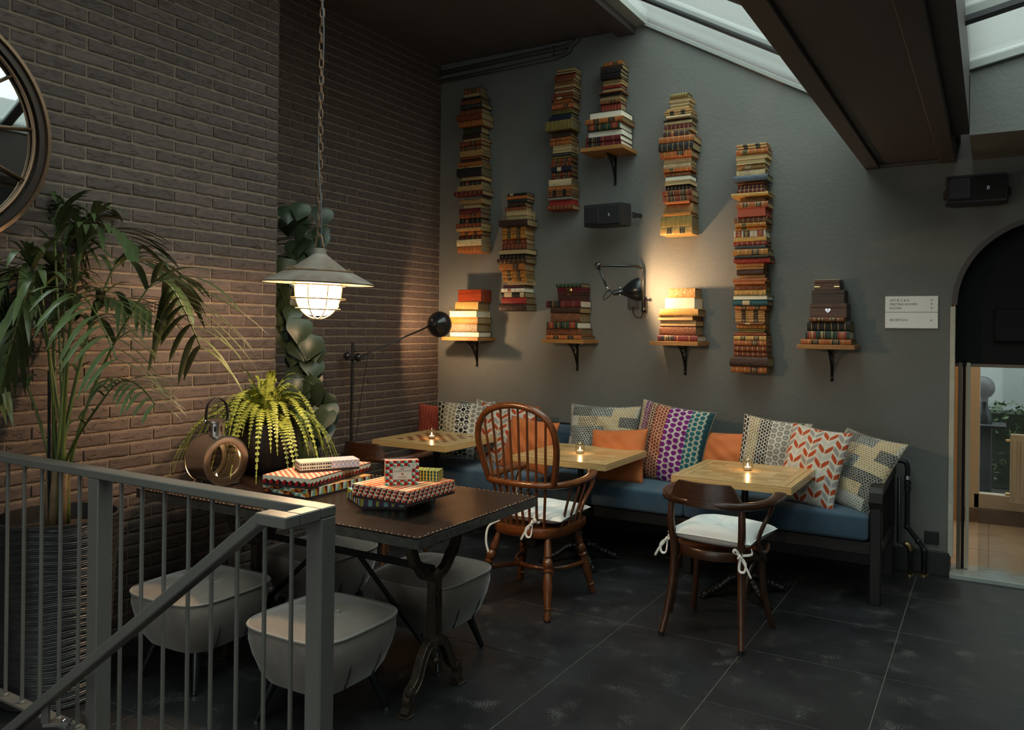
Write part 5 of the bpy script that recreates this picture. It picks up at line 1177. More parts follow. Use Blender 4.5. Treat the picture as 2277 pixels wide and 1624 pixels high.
def turned_leg(p, q, ringed=True):
    p, q = Vector(p), Vector(q); L = (q - p).length; Q = (q - p).to_track_quat('Z', 'Y').to_matrix().to_4x4(); M = Matrix.Translation(p) @ Q
    prof = [(.014, 0), (.016, .06), (.021, .20), (.0225, .27), (.017, .285), (.024, .30), (.029, .35), (.024, .39), (.018, .41), (.026, .425), (.026, .445), (.020, .46), (.024, .52), (.026, .60), (.022, .74), (.018, .845), (.024, .852), (.024, .868), (.018, .876), (.019, .95), (.018, .985), (.012, .986), (.012, 1.0)]
    return MB().lathe([(r, a * L) for r, a in prof], 16, 0, M)
def windsor():
    t = thing('windsor_chair', 'chestnut windsor armchair with hooped spindle back and white seat cushion', 'chair', (-2.245, 4.10, 0), math.radians(1))
    B = lambda mb, n, m=elm_m, sm=40: mb.build(n, m, t, smooth=sm, world=False)
    # seat: rounded D, saddled
    out = catmull([(-.215, .19), (-.225, .05), (-.215, -.10), (-.17, -.20), (-.08, -.235), (0, -.24), (.08, -.235), (.17, -.20), (.215, -.10), (.225, .05), (.215, .19), (.16, .235), (0, .25), (-.16, .235)] if 0 else [Vector((x, y, 0)) for x, y in [(-.215, .19), (-.225, .05), (-.215, -.10), (-.17, -.20), (-.08, -.235), (0, -.24), (.08, -.235), (.17, -.20), (.215, -.10), (.225, .05), (.215, .19), (.16, .235), (0, .25), (-.16, .235)]], 4, True)
    k = len(out); vs = []; fs = []
    for sc_, z in ((.86, .400), (.97, .402), (1.0, .415), (1.0, .447), (.985, .456), (.90, .455), (.6, .446), (.2, .442)): vs += [(p.x * sc_, p.y * sc_, z) for p in out]
    for i in range(7):
        for j in range(k): fs.append((i * k + j, i * k + (j + 1) % k, (i + 1) * k + (j + 1) % k, (i + 1) * k + j))
    fs += [tuple(range(k - 1, -1, -1)), tuple(7 * k + j for j in range(k))]
    B(MB().add(vs, fs), 'seat', elmx_m)
    for x0, y0, x1, y1 in ((-.15, -.17, -.235, -.33), (.15, -.17, .235, -.33), (-.16, .15, -.245, .235), (.16, .15, .245, .235)):
        B(turned_leg((x0, y0, .42), (x1, y1, 0)), 'leg')
    # crinoline stretcher with two struts
    B(MB().tube(catmull([(-.205, .195, .19), (-.17, .05, .19), (-.09, -.035, .19), (0, -.06, .19), (.09, -.035, .19), (.17, .05, .19), (.205, .195, .19)], 6), .013, 10), 'stretcher')
    for s_ in (-1, 1): B(MB().tube([(s_ * .10, -.028, .19), (s_ * .16, -.14, .195), (s_ * .20, -.265, .20)], [.016, .013, .011], 10), 'stretcher_strut')
    # arm bow
    path = catmull([(-.225, .255, .715), (-.262, .14, .705), (-.268, .0, .70), (-.245, -.14, .70), (-.17, -.235, .70), (-.06, -.262, .70), (.06, -.262, .70), (.17, -.235, .70), (.245, -.14, .70), (.268, .0, .70), (.262, .14, .705), (.225, .255, .715)], 6)
    k = len(path); mb = MB(); vs = []
    for i, p in enumerate(path):
        tg = (path[min(i + 1, k - 1)] - path[max(i - 1, 0)]).normalized(); sd = tg.cross(Vector((0, 0, 1))).normalized(); f = abs(i / (k - 1) - .5) * 2; w = .023 + .009 * max(0, f - .8) / .2; h = .0175
        if f > .985: w *= .5; h *= .7
        for j in range(12):
            a = 2 * PI * j / 12; ca, sa = math.cos(a), math.sin(a); vs.append(p + sd * w * (abs(ca) ** .6) * (1 if ca > 0 else -1) + Vector((0, 0, h * (abs(sa) ** .6) * (1 if sa > 0 else -1))))
    fs = [(i * 12 + j, i * 12 + (j + 1) % 12, (i + 1) * 12 + (j + 1) % 12, (i + 1) * 12 + j) for i in range(k - 1) for j in range(12)] + [tuple(range(11, -1, -1)), tuple((k - 1) * 12 + j for j in range(12))]
    B(mb.add(vs, fs), 'arm_bow', elmx_m, 50)
    # hoop
    hp = [(-.205, -.215, .70), (-.232, -.245, .82), (-.246, -.272, .93), (-.225, -.292, 1.03), (-.15, -.307, 1.105), (0, -.313, 1.137), (.15, -.307, 1.105), (.225, -.292, 1.03), (.246, -.272, .93), (.232, -.245, .82), (.205, -.215, .70)]
    hoop = catmull(hp, 6); B(MB().tube(hoop, .0185, 12, up=(0, 1, 0)), 'back_hoop')
    def hoop_z(x):
        best = max((p for p in hoop if abs(p.x - x) < .02), key=lambda p: p.z, default=hoop[0]); return best
    for i in range(8):
        f = -1 + 2 * i / 7; xs, xm, xt = f * .135, f * .165, f * .195; hp_ = hoop_z(xt)
        bow = min(path, key=lambda p: abs(p.x - xm) + (10 if p.y > -.1 else 0))
        B(MB().tube([(xs, -.19 - .02 * (1 - f * f), .45), (xm, bow.y, .70), (xt, hp_.y, hp_.z - .008)], [.0085, .0080, .0065], 8), 'spindle')
    for s_ in (-1, 1):
        for a, b in (((.198, -.10), (.255, -.09)), ((.205, -.03), (.266, .005)), ((.207, .04), (.266, .085))):
            B(MB().tube([(s_ * a[0], a[1], .45), (s_ * b[0], b[1], .695)], [.0085, .0075], 8), 'arm_spindle')
        B(MB().tube(catmull([(s_ * .205, .10, .45), (s_ * .225, .13, .55), (s_ * .25, .20, .65), (s_ * .238, .232, .70)], 5), .012, 10, flat=.8), 'arm_support')
windsor()

def seat_cushion(name, label, loc, rz, W, D, T, ties, tuft, seed):
    t = thing(name, label, 'cushion', loc, rz, 'white tie-on seat cushions'); n = 40; vs = []; fs = []; rnd = random.Random(seed)
    for side in (1, -1):
        b = len(vs)
        for j in range(n + 1):
            for i in range(n + 1):
                u, v = 2 * i / n - 1, 2 * j / n - 1; e = max(0, 1 - u * u) * max(0, 1 - v * v); th = T / 2 * e ** .36
                if side > 0:
                    for tx, ty in tuft: th -= T * .42 * math.exp(-((u - tx) ** 2 + (v - ty) ** 2) / .045)
                    th += .003 * math.sin(9 * u + 5 * v + seed) * e + .002 * math.sin(17 * v - 7 * u) * e
                vs.append((W / 2 * u * (1 - .06 * (1 - v * v)), D / 2 * v * (1 - .06 * (1 - u * u)), T / 2 + (th if side > 0 else -th * .98)))
        for j in range(n):
            for i in range(n): a = b + j * (n + 1) + i; f = (a, a + 1, a + n + 2, a + n + 1); fs.append(f if side > 0 else f[::-1])
    mb = MB(); mb.add(vs, fs); mb.build('cushion_body', white_m, t, smooth=True, world=False, recalc=False)
    pts = []
    for q in range(4):
        for i in range(20):
            s_ = 2 * i / 20 - 1; u, v = ((s_, -1), (1, s_), (-s_, 1), (-1, -s_))[q]; pts.append((W / 2 * u * (1 - .06 * (1 - v * v)), D / 2 * v * (1 - .06 * (1 - u * u)), T / 2))
    MB().tube(pts, .0032, 6, closed=True).build('piping', white_m, t, smooth=True, world=False)
    for P in ties: MB().tube(catmull(P, 5), .0065, 8, flat=.35).build('tie', white_m, t, smooth=True, world=False)
    return t
def bow(x, y, z, s_=1):
    """a tied bow hanging at a post"""
    return [[(x, y, z), (x + .03 * s_, y - .01, z - .03), (x + .025 * s_, y - .012, z - .07), (x, y - .012, z - .065), (x + .003, y, z)],
            [(x, y, z), (x + .035 * s_, y - .012, z - .05), (x + .06 * s_, y - .014, z - .095)], [(x, y, z), (x - .02 * s_, y - .012, z + .03), (x - .03 * s_, y - .012, z + .015), (x, y, z)], [(x - .008, y - .014, z - .012), (x, y - .018, z), (x + .006, y - .014, z + .012)]]
seat_cushion('seat_cushion', 'white tufted cushion tied onto the bentwood chair seat', (-1.185, 4.165, .458), math.radians(-5), .43, .41, .125, bow(.165, -.205, -.0, 1) + bow(-.23, -.185, .02, -1) + [[(-.18, -.18, .035), (-.22, -.20, .022), (-.235, -.18, .02)], [(.17, -.17, .03), (.175, -.205, .01)], [(.16, -.205, .0), (.215, -.19, .012), (.205, -.16, .03)]], [(-.33, -.33), (.33, -.33), (-.33, .33), (.33, .33), (0, 0)], 2)
seat_cushion('seat_cushion', 'white cushion tied to the windsor chair spindles', (-2.235, 4.125, .452), math.radians(3), .43, .43, .10, bow(.06, -.255, .03, -1) + [[(.05, -.20, .035), (.055, -.25, .04), (.10, -.235, .035)], [(-.155, -.23, .02), (-.215, -.25, -.02), (-.225, -.26, -.1), (-.205, -.262, -.17), (-.19, -.26, -.22)]], [(-.3, 0), (.3, 0)], 5)

# ================================================================== wooden tables and tea lights
oak_m = wood('oak_table', 'c89e60', 'e8c48a', 'X', .33, 7, coat=.25, orand=.0); oaky_m = wood('oak_table_cross', 'c2985a', 'e4bf84', 'Y', .33, 7, coat=.25)
blk = [wood('oak_stave_%d' % i, a, b, 'X' if i % 2 else 'Y', .32, 8, coat=.25) for i, (a, b) in enumerate((('c0945a', 'dcb47a'), ('caa066', 'e4be86'), ('b48a50', 'cfa468'), ('d2aa70', 'eac890')))]
chess = [wood('chess_dark', '6e3014', '8a4824', 'X', .32, 8, coat=.25), blk[3]]
cast_m = pm('black_painted_cast_iron', (.014, .013, .013, 1), .32, .4, bump=(70, .4, 3))
def pedestal(t):
    B = lambda mb, n, sm=40: mb.build(n, cast_m, t, smooth=sm, world=False)
    B(MB().lathe([(.02, .69), (.022, .20), (.030, .19), (.032, .17), (.026, .16), (.036, .13), (.045, .11), (.05, .085), (.03, .075), (0, .075)], 14, cap=False), 'column', 30)
    B(MB().lathe([(.0, .685), (.11, .685), (.11, .678), (.03, .66), (.022, .64)], 20, cap=False), 'top_plate')
    for k in range(4):
        a = PI / 4 + k * PI / 2; ca, sa = math.cos(a), math.sin(a)
        pts = catmull([(ca * .03, sa * .03, .105), (ca * .09, sa * .09, .10), (ca * .15, sa * .15, .062), (ca * .205, sa * .205, .04), (ca * .245, sa * .245, .022)], 6); n = len(pts)
        mb = MB().tube(pts, [.020 + .003 * math.sin(i * 2.2) for i in range(n)], 10); mb.sphere((ca * .252, sa * .252, .022), .024, 10, 8, sc3=(1, 1, .9))
        for s_ in (-1, 0, 1): mb.sphere((ca * .268 - sa * s_ * .014, sa * .268 + ca * s_ * .014, .011), .010, 8, 6)
        for i in range(8):
            q = pts[3 + i * 2]; mb.sphere(q + Vector((0, 0, .016)), .008, 6, 5)
        B(mb, 'claw_foot')
def wood_table(loc, label, kind, W=.67, D=.69, z=.725):
    t = thing('wooden_table', label, 'table', loc, 0, 'square oak cafe tables'); th = .042
    MB().box((0, 0, z - th / 2 - .003), (W, D, th - .006), .002).build('tabletop', oak_m, t, world=False)
    e = .075
    for s_ in (-1, 1):      # two mitred border boards on each side
        for i, (a, b) in enumerate(((0, .034), (.037, e))):
            yo, yi = D / 2 - a - .001, D / 2 - b; xo, xi = W / 2 - a - .001, W / 2 - b
            MB().prism([(-xo, s_ * yo), (xo, s_ * yo), (xi, s_ * yi), (-xi, s_ * yi)], z - .004, z, 0).build('border_board', oak_m, t, world=False)
            MB().prism([(s_ * xo, -yo), (s_ * xo, yo), (s_ * xi, yi), (s_ * xi, -yi)], z - .004, z, 0).build('border_board', oaky_m, t, world=False)
    W2, D2 = W - 2 * e - .004, D - 2 * e - .004; rnd = random.Random(int(loc[0] * 100))
    if kind == 'chess':
        m = .045; q = 8
        for s_ in (-1, 1):
            MB().box((0, s_ * (D2 / 2 - m / 2), z - .0022), (W2, m - .001, .004)).build('inner_border', blk[1], t, world=False)
            MB().box((s_ * (W2 / 2 - m / 2), 0, z - .0022), (m - .001, D2 - 2 * m, .004)).build('inner_border', blk[1], t, world=False)
        a, b = (W2 - 2 * m) / q, (D2 - 2 * m) / q; mes = [MB().box((0, 0, -.0022), (a - .0006, b - .0006, .004)).mesh('chess_square', mm_) for mm_ in chess]
        for i in range(q):
            for j in range(q):
                o = link('chess_square', mes[(i + j) % 2], t, False); o.location = (-W2 / 2 + m + a * (i + .5), -D2 / 2 + m + b * (j + .5), z)
    else:
        a, b = W2 / 6, D2 / 10; mes = [MB().box((0, 0, -.0022), (a - .0006, b - .0006, .004)).mesh('stave', mm_) for mm_ in blk]
        for i in range(6):
            for j in range(10):
                o = link('stave', mes[rnd.randrange(4)], t, False); o.location = (-W2 / 2 + a * (i + .5), -D2 / 2 + b * (j + .5), z)
    pedestal(t); return t
wood_table((-1.238, 4.795, 0), 'square oak table with a tea light, in front of the bentwood chair', 'stave')
wood_table((-2.362, 4.90, 0), 'square oak table with a tea light, behind the windsor chair', 'stave')
wood_table((-3.605, 4.955, 0), 'square oak table inlaid with a chessboard in the brick corner', 'chess')
jar_m = glass('clear_jar_glass', (.97, .96, .93), .03, .02); wax_m = pm('white_wax', (.8, .76, .66, 1), .5); flame_m = emis('candle_flame', (1, .72, .36), 12)
def tea_light(loc, label, round_=False):
    t = thing('tea_light_jar', label, 'candle', loc, 0, 'tea lights in glass jars on the oak tables')
    prof = [(0, .0), (.026, .0), (.038, .012), (.044, .034), (.040, .056), (.028, .068), (.030, .074)] if round_ else [(0, 0), (.028, 0), (.032, .006), (.034, .03), (.033, .048), (.027, .056), (.029, .062), (.030, .068)]
    inn = [(max(0, r - .0025), z + .002) for r, z in prof[::-1]]
    MB().lathe(prof + inn, 28, 0, cap=False).build('jar', jar_m, t, smooth=50, world=False)
    MB().lathe([(.0, .004), (.019, .004), (.019, .02), (0, .019)], 18, 0, cap=False).build('candle', wax_m, t, smooth=40, world=False)
    MB().tube([(.0295 * math.cos(2 * PI * i / 24), .0295 * math.sin(2 * PI * i / 24), .07 if not round_ else .074) for i in range(24)], .0022, 6, closed=True).build('rim', jar_m, t, smooth=True, world=False)
    MB().lathe([(0, .020), (.0045, .026), (.005, .031), (.003, .038), (0, .046)], 10, 0, cap=False).build('flame', flame_m, t, smooth=True, world=False)
    light('tea_light_flame', 'POINT', Vector(loc) + Vector((0, 0, .05)), .22, (1, .6, .25), .008)
tea_light((-1.241, 4.862, .7252), 'lit tea light in a ribbed glass jar on the rightmost oak table')
tea_light((-2.362, 4.885, .7252), 'lit tea light in a glass jar on the middle oak table')
tea_light((-3.605, 4.90, .7252), 'lit tea light in a round glass jar on the chessboard table', True)

# ================================================================== the riveted metal table
TZ, TX0, TX1, TY0, TY1 = .785, -3.44, -1.785, 2.352, 3.245
sheet_m = pm('dark_bronzed_sheet', (.036, .022, .017, 1), .30, .45, bump=(14, .04, 4), var=(3, .22), rvar=.08)
edge_m = pm('worn_steel_edge', (.13, .12, .11, 1), .38, .7, bump=(60, .2, 3), var=(20, .4)); rivet_m = pm('bright_rivet', (.55, .46, .36, 1), .35, 1)
ciron_m = pm('bronzed_cast_iron', (.085, .062, .044, 1), .38, .65, bump=(60, .35, 3), var=(18, .35))
def metal_table():
    xc, yc = (TX0 + TX1) / 2, (TY0 + TY1) / 2; t = thing('metal_table', 'long dark riveted metal table on ornate cast-iron trestle legs', 'table', (xc, yc, 0))
    MB().box((xc, yc, TZ - .004), (TX1 - TX0, TY1 - TY0, .008), .0015).build('tabletop', sheet_m, t)
    for y in (TY0, TY1): MB().box((xc, y + (.008 if y == TY0 else -.008), TZ - .026), (TX1 - TX0, .016, .036), .0015).build('edge_strip', edge_m, t)
    for x in (TX0, TX1): MB().box((x + (.008 if x == TX0 else -.008), yc, TZ - .026), (.016, TY1 - TY0 - .034, .036), .0015).build('edge_strip', edge_m, t)
    rv = MB().lathe([(.0026, 0), (.0022, .0012), (.0, .0016)], 7, 0, cap=False); rnd = random.Random(4); P = []
    for i in range(62):
        x = TX0 + .02 + i * (TX1 - TX0 - .04) / 61; P += [(x, TY0 + .006), (x, TY1 - .006)]
    for i in range(33):
        y = TY0 + .02 + i * (TY1 - TY0 - .04) / 32; P += [(TX1 - .006, y), (TX0 + .006, y)]
    mb = MB()
    for x, y in P: mb.add(rv.v, rv.f, 0, Matrix.Translation((x + rnd.uniform(-.004, .004), y, TZ)))
    tag(mb.build('rivets', rivet_m, t, smooth=True), kind='stuff')
    def leg(x):
        # profile drawn in the plane of the trestle: s along y, z up
        c = 2.735; prt = MB()
        def ribbon(pts, w, th=.034):
            pts = catmull([Vector((p[0], p[1], 0)) for p in pts], 6); L = []; Rr = []; k = len(pts)
            for i, p in enumerate(pts):
                tg = (pts[min(i + 1, k - 1)] - pts[max(i - 1, 0)]).normalized(); nn = Vector((-tg.y, tg.x, 0)); ww = w(i / (k - 1)) if callable(w) else w
                L.append(p + nn * ww); Rr.append(p - nn * ww)
            poly = [(p.x, p.y) for p in L] + [(p.x, p.y) for p in Rr[::-1]]; k2 = len(L)
            vs = []
            for dx in (-th / 2, th / 2): vs += [(x + dx, c + a, b) for a, b in poly]
            n = len(poly); fs = []
            for i in range(k2 - 1): fs += [(i, i + 1, n - 2 - i, n - 1 - i), (n + i, n + n - 1 - i, n + n - 2 - i, n + i + 1)]
            for i in range(n): fs.append((i, (i + 1) % n, n + (i + 1) % n, n + i))
            prt.add(vs, fs)
            for q in (L, Rr): prt.tube([(x + th / 2, c + p.x, p.y) for p in q], .0035, 6)
        ribbon([(-.165, TZ - .04), (-.168, .68), (-.135, .60), (-.115, .585), (-.07, .535), (0, .515), (.07, .535), (.115, .585), (.135, .60), (.168, .68), (.165, TZ - .04)], .016)
        ribbon([(0, .52), (0, .40), (0, .26)], lambda f: .021 + .006 * f, .04)
        for s_ in (-1, 1):
            ribbon([(s_ * .012, .245), (s_ * .05, .235), (s_ * .085, .19), (s_ * .115, .125), (s_ * .165, .085)], .0165)
            ribbon([(s_ * .165, .09), (s_ * .172, .06), (s_ * .168, .03), (s_ * .185, .006)], lambda f: .012 + .006 * f)
            prt.lathe([(.022, -.02), (.024, 0), (.018, .006), (.01, .008)], 14, 0, Matrix.Translation((x + .016, c + s_ * .165, .092)) @ R3(0, PI / 2))
            prt.box((x, c + s_ * .185, .005), (.06, .05, .010), .002)
        prt.tube([(x, c, .25), (x, c - .01, .20), (x, c, .165)], [.03, .022, .008], 10)
        prt.sphere((x + .012, c, .165), .016, 10, 8)
        for zz in (.52, .245): prt.lathe([(.03, -.02), (.03, .0), (.022, .006), (.01, .012), (0, .012)], 16, 0, Matrix.Translation((x + .016, c, zz)) @ R3(0, PI / 2))
        lg = prt.build('leg', ciron_m, t, smooth=35)
        for zz_, ln in ((.245, .028), (.462, .024)):
            st = MB()
            for k in range(5): st.box((0, 0, 0), (.006, .006, ln), .001, 0, Matrix.Translation((x + .023, c, zz_)) @ R3(k * 2 * PI / 5) @ Matrix.Translation((0, 0, ln * .42)))
            st.build('rosette', ciron_m, lg)
        for k in range(6): MB().box((x + .022, c, .395 + k * .0085), (.004, .026, .003)).build('moulding', ciron_m, lg)
        text('cast_lettering', 'COMBEE', .030, ciron_m, lg, Matrix.Translation((x + .0195, c, .285)) @ Matrix(((0, 0, 1, 0), (0, 1, 0, 0), (1, 0, 0, 0), (0, 0, 0, 1))) @ Matrix.Rotation(0, 4, 'Z'), .003)
    leg(-1.99); leg(-3.05)
    bar_m = pm('black_tie_bar', (.012, .011, .011, 1), .5, .5)
    MB().bar((-3.05, 2.735, .545), (-1.99, 2.735, .545), .012, .03, .002).build('tie_bar', bar_m, t)
    for a, b in ((-2.02, -2.40), (-3.02, -2.64)): MB().bar((a, 2.735, .20), (b, 2.735, .535), .012, .022, .002).build('tie_bar', bar_m, t)
    for x in (-1.99, -3.05): MB().box((x, 2.735, TZ - .028), (.05, .42, .03), .002).build('bearer', bar_m, t)
metal_table()

# ================================================================== velvet stools
velvet_m = pm('grey_velvet', (.215, .178, .150, 1), .7, bump=(180, .15, 3), var=(6, .28), sheen=.9); pipe_v = pm('light_velvet_piping', (.26, .235, .205, 1), .6, sheen=.8)
leg_m = pm('black_lacquer_leg', (.010, .010, .011, 1), .25)
def make_stool():
    t = thing('velvet_stool', 'x', 'stool', (0, 0, 0), 0, 'grey velvet stools around the metal table')
    K = 56
    def sup(a, rx, ry, e=.46): ca, sa = math.cos(a), math.sin(a); return (rx * (abs(ca) ** e) * (1 if ca >= 0 else -1), ry * (abs(sa) ** e) * (1 if sa >= 0 else -1))
    prof = [(.150, .165, .176), (.165, .172, .172), (.175, .180, .172), (.200, .205, .21), (.225, .232, .28), (.238, .246, .34), (.236, .248, .385), (.230, .242, .396)]
    vs = []; fs = []
    for rx, ry, z in [(.0, .0, .172)] + prof:
        for j in range(K): x, y = sup(2 * PI * j / K, max(rx, .001), max(ry, .001), .5); vs.append((x, y, z))
    for i in range(len(prof)):
        for j in range(K): fs.append((i * K + j, i * K + (j + 1) % K, (i + 1) * K + (j + 1) % K, (i + 1) * K + j))
    MB().add(vs, fs).build('body', velvet_m, t, smooth=50, world=False)
    vs = []; fs = []; N = 12
    for i in range(N + 1):
        f = 1 - i / N
        for j in range(K):
            x, y = sup(2 * PI * j / K, .236 * max(f, .002), .248 * max(f, .002), .5); z = .395 + .052 * (1 - f ** 2.6)
            for bx in (-.075, .075): z -= .016 * math.exp(-((x - bx) ** 2 + y * y) / .0022)
            vs.append((x, y, z))
    for i in range(N):
        for j in range(K): fs.append((i * K + j, i * K + (j + 1) % K, (i + 1) * K + (j + 1) % K, (i + 1) * K + j))
    MB().add(vs, fs).build('seat_pad', velvet_m, t, smooth=True, world=False)
    MB().tube([(*sup(2 * PI * j / 72, .237, .249, .5), .396) for j in range(72)], .0058, 8, closed=True).build('piping', pipe_v, t, smooth=True, world=False)
    for bx in (-.075, .075): MB().sphere((bx, 0, .432), .0105, 10, 6, sc3=(1, 1, .6)).build('button', pipe_v, t, smooth=True, world=False)
    for sx_, sy_ in ((1, 1), (1, -1), (-1, 1), (-1, -1)):
        a = math.atan2(sy_ * .9, sx_ * .4) if 0 else None
        MB().tube([(sx_ * .125, sy_ * .125, .185), (sx_ * .178, sy_ * .178, .012)], [.021, .0125], 14).build('leg', leg_m, t, smooth=40, world=False)
        MB().lathe([(.011, 0), (.0118, .012)], 10, 0, Matrix.Translation((sx_ * .179, sy_ * .179, 0))).build('foot_cap', pm('steel_cap', (.3, .3, .3, 1), .4, 1), t, world=False)
        MB().tube([(sx_ * .232, sy_ * .09, .345), (sx_ * .214, sy_ * .086, .255), (sx_ * .185, sy_ * .08, .182)], [.003, .0062, .004], 6, flat=.6).build('side_seam', pm('dark_seam', (.03, .028, .035, 1), .6), t, smooth=True, world=False)
    return t
stool0 = make_stool()
for i, (x, y, rz_, lb) in enumerate(((-2.275, 2.385, 0, 'grey velvet stool nearest the camera, behind the corner post of the railing'), (-3.015, 2.39, .02, 'grey velvet stool by the brick pier, seen through the railing bars'),
        (-2.285, 3.115, 0, 'pale lit grey velvet stool on the far side beside the trestle leg'), (-3.0, 3.12, 0, 'grey velvet stool in the dark behind the table trestle by the pier'))):
    s_ = stool0 if i == 0 else copy_tree(stool0); s_.location = (x, y, 0); s_.rotation_euler.z = rz_; s_['label'] = lb

# ================================================================== game boxes
card_m = printed('printed_card', .35); base_m = pm('dark_brown_card', (.035, .018, .016, 1), .6)
def card_box(name, label, poly, z0, h, M, pats, base_h=.012, cell=.0022, topcell=.004):
    """box of any footprint, lid printed; poly counter-clockwise in local metres"""
    t = thing(name, label, 'game box', M.translation + Vector((0, 0, z0)), M.to_euler().z, 'boxed games on the metal table')
    k = len(poly); sh = .994
    MB().prism([(x * sh, y * sh) for x, y in poly], 0, base_h + .004).build('box_base', base_m, t, world=False)
    vs = []; fs = []; cols = []; H = h - base_h
    def quadgrid(p, q, z0_, z1_, fn, L):
        nu, nv = max(1, int(L / cell)), max(1, int(H / cell)); b = len(vs)
        for j in range(nv + 1):
            for i in range(nu + 1):
                f = i / nu; vs.append((p[0] + (q[0] - p[0]) * f, p[1] + (q[1] - p[1]) * f, z0_ + (z1_ - z0_) * j / nv))
        for j in range(nv):
            for i in range(nu):
                a = b + j * (nu + 1) + i; fs.append((a, a + 1, a + nu + 2, a + nu + 1)); cols.append(fn((i + .5) / nu * L, (j + .5) / nv * H, L, H))
    for i in range(k):
        p, q = poly[i], poly[(i + 1) % k]; L = math.hypot(q[0] - p[0], q[1] - p[1]); quadgrid(p, q, base_h, h, pats[i % len(pats)], L)
    xs = [p[0] for p in poly]; ys = [p[1] for p in poly]; x0, x1, y0, y1 = min(xs), max(xs), min(ys), max(ys)
    if k == 4:
        nu, nv = int((x1 - x0) / topcell), int((y1 - y0) / topcell); b = len(vs)
        for j in range(nv + 1):
            for i in range(nu + 1): vs.append((x0 + (x1 - x0) * i / nu, y0 + (y1 - y0) * j / nv, h))
        for j in range(nv):
            for i in range(nu):
                a = b + j * (nu + 1) + i; fs.append((a, a + 1, a + nu + 2, a + nu + 1)); cols.append(pats[-1]((i + .5) / nu * (x1 - x0), (j + .5) / nv * (y1 - y0), x1 - x0, y1 - y0))
    else:
        b = len(vs); vs.extend([(x, y, h) for x, y in poly]); vs.append((sum(xs) / k, sum(ys) / k, h)); c3 = [C_('c8c030'), C_('4a2060'), C_('86b8b0')]
        for i in range(k): fs.append((b + i, b + (i + 1) % k, b + k)); cols.append(c3[i % 3])
    me = bpy.data.meshes.new('box_lid'); me.from_pydata(vs, [], fs); me.materials.append(card_m); paint_faces(me, cols); link('box_lid', me, t, False)
    return t
def rect(w, d): return [(-w / 2, -d / 2), (w / 2, -d / 2), (w / 2, d / 2), (-w / 2, d / 2)]
PW, PR, PB = C_('e6dcc4'), C_('b01c1c'), C_('191414')
def cubes(a, b, c, s):
    """tumbling blocks"""
    def f(x, y, L, H):
        u = x / s; v = y / s; row = math.floor(v / 1.0); fx = (u + (row % 2) * .5) % 1; fv = v % 1
        top = fv > .5 + .0
        t1 = abs(fx - .5) * 1.0
        if fv > .62 - .5 * t1 * 1.2 + .1 * 0 and fv < 1.02: 
            if (fv - .62 + t1 * .6) > 0: return c if (fv < 1 - (.5 - t1) * .1) else c
        return a if fx < .5 else b
    return f
def tri_pat(cols, w):
    def f(x, y, L, H):
        i = int(x / w); fx = x / w - i; fy = y / H
        if i % 2: fx = 1 - fx
        if fy < .5: q = 0 if fx > fy * 2 else 1
        else: q = 2 if fx > (1 - fy) * 2 else 3
        return cols[(q + i) % len(cols)]
    return f
def spikes(cols, w):
    def f(x, y, L, H):
        i = int(x / w); fx = x / w - i; fy = y / H; return cols[(i * 2 + (1 if fx > (.25 + .5 * fy if i % 2 else .75 - .5 * fy) else 0)) % len(cols)]
    return f
def star_tri(x, y, L, H):
    w = H * 1.5; i = int(x / w); fx = x / w - i; fy = y / H; cx, cy = .5, .62
    a = math.atan2((fy - cy), (fx - cx) * 1.5); Y, P, A = C_('c9c22c'), C_('3d1a55'), C_('8cc0ba')
    if fy > 1 - abs(fx - .5) * .35 and False: return A
    if a > PI * .15 and a < PI * .85: return Y if i % 2 == 0 else Y
    if -PI / 2 < a <= PI * .15: return (P if fx > .78 else A) if fy < .95 else A
    return P if fx > .16 + .1 * fy else Y
def chequer(c1, c2, s):
    def f(x, y, L, H): return c1 if (int(x / s) + int(y / s)) % 2 else c2
    return f
def cats(x, y, L, H):
    s = .0105; i = int(x / s); r = int(y / (H / 2)); fx = x / s - i; fy = y / (H / 2) - r
    return PB if (.18 < fx < .86 and .2 < fy < (.62 if abs(fx - .52) < .2 else .78)) else PW
def pastel(x, y, L, H):
    i = int(x / .02); fx = x / .02 - i; fy = (y / .024) % 1; a = math.atan2(fy - .5, fx - .5); q = int((a + PI) / (2 * PI) * 6); return [C_('e8d8d8'), C_('d9b49c'), C_('c9b8d8'), C_('f0e6e0'), C_('e2cfc2'), C_('b8a8cc')][q % 6]
def bent_blocks(x, y, L, H):
    s = .030; u = x / s; v = y / s; i = math.floor(u - .25 * math.floor(v * 2)); fx = (u - .25 * math.floor(v * 2)) % 1; fv = (v * 2) % 1
    if fv > .62: return PW if fx < .62 else C_('c84a22')
    return C_('c84a22') if fx < .48 else (C_('1d1f38') if fx < .82 else PW)
def yblue(x, y, L, H):
    s = .014; u = (x / s) % 1; v = (y / s) % 1; return C_('d8c62e') if u < .5 - .2 * v else (C_('2a6a78') if v < .55 else C_('161c24'))
card_box('game_box', 'long flat game box with orange, teal and maroon triangles at the bottom of its stack', rect(.275, .445), TZ, .046, TR((-2.727, 2.82, 0)), [tri_pat([C_('c8721e'), C_('5a1c1c'), C_('5f9c84'), PW], .034), spikes([C_('d08a2a'), C_('5a1c1c'), PW, C_('7fae98')], .026), tri_pat([C_('c8721e'), PW], .03), spikes([C_('d08a2a'), PW], .026), spikes([PW, C_('d08a2a'), C_('9a6a3a')], .02)])
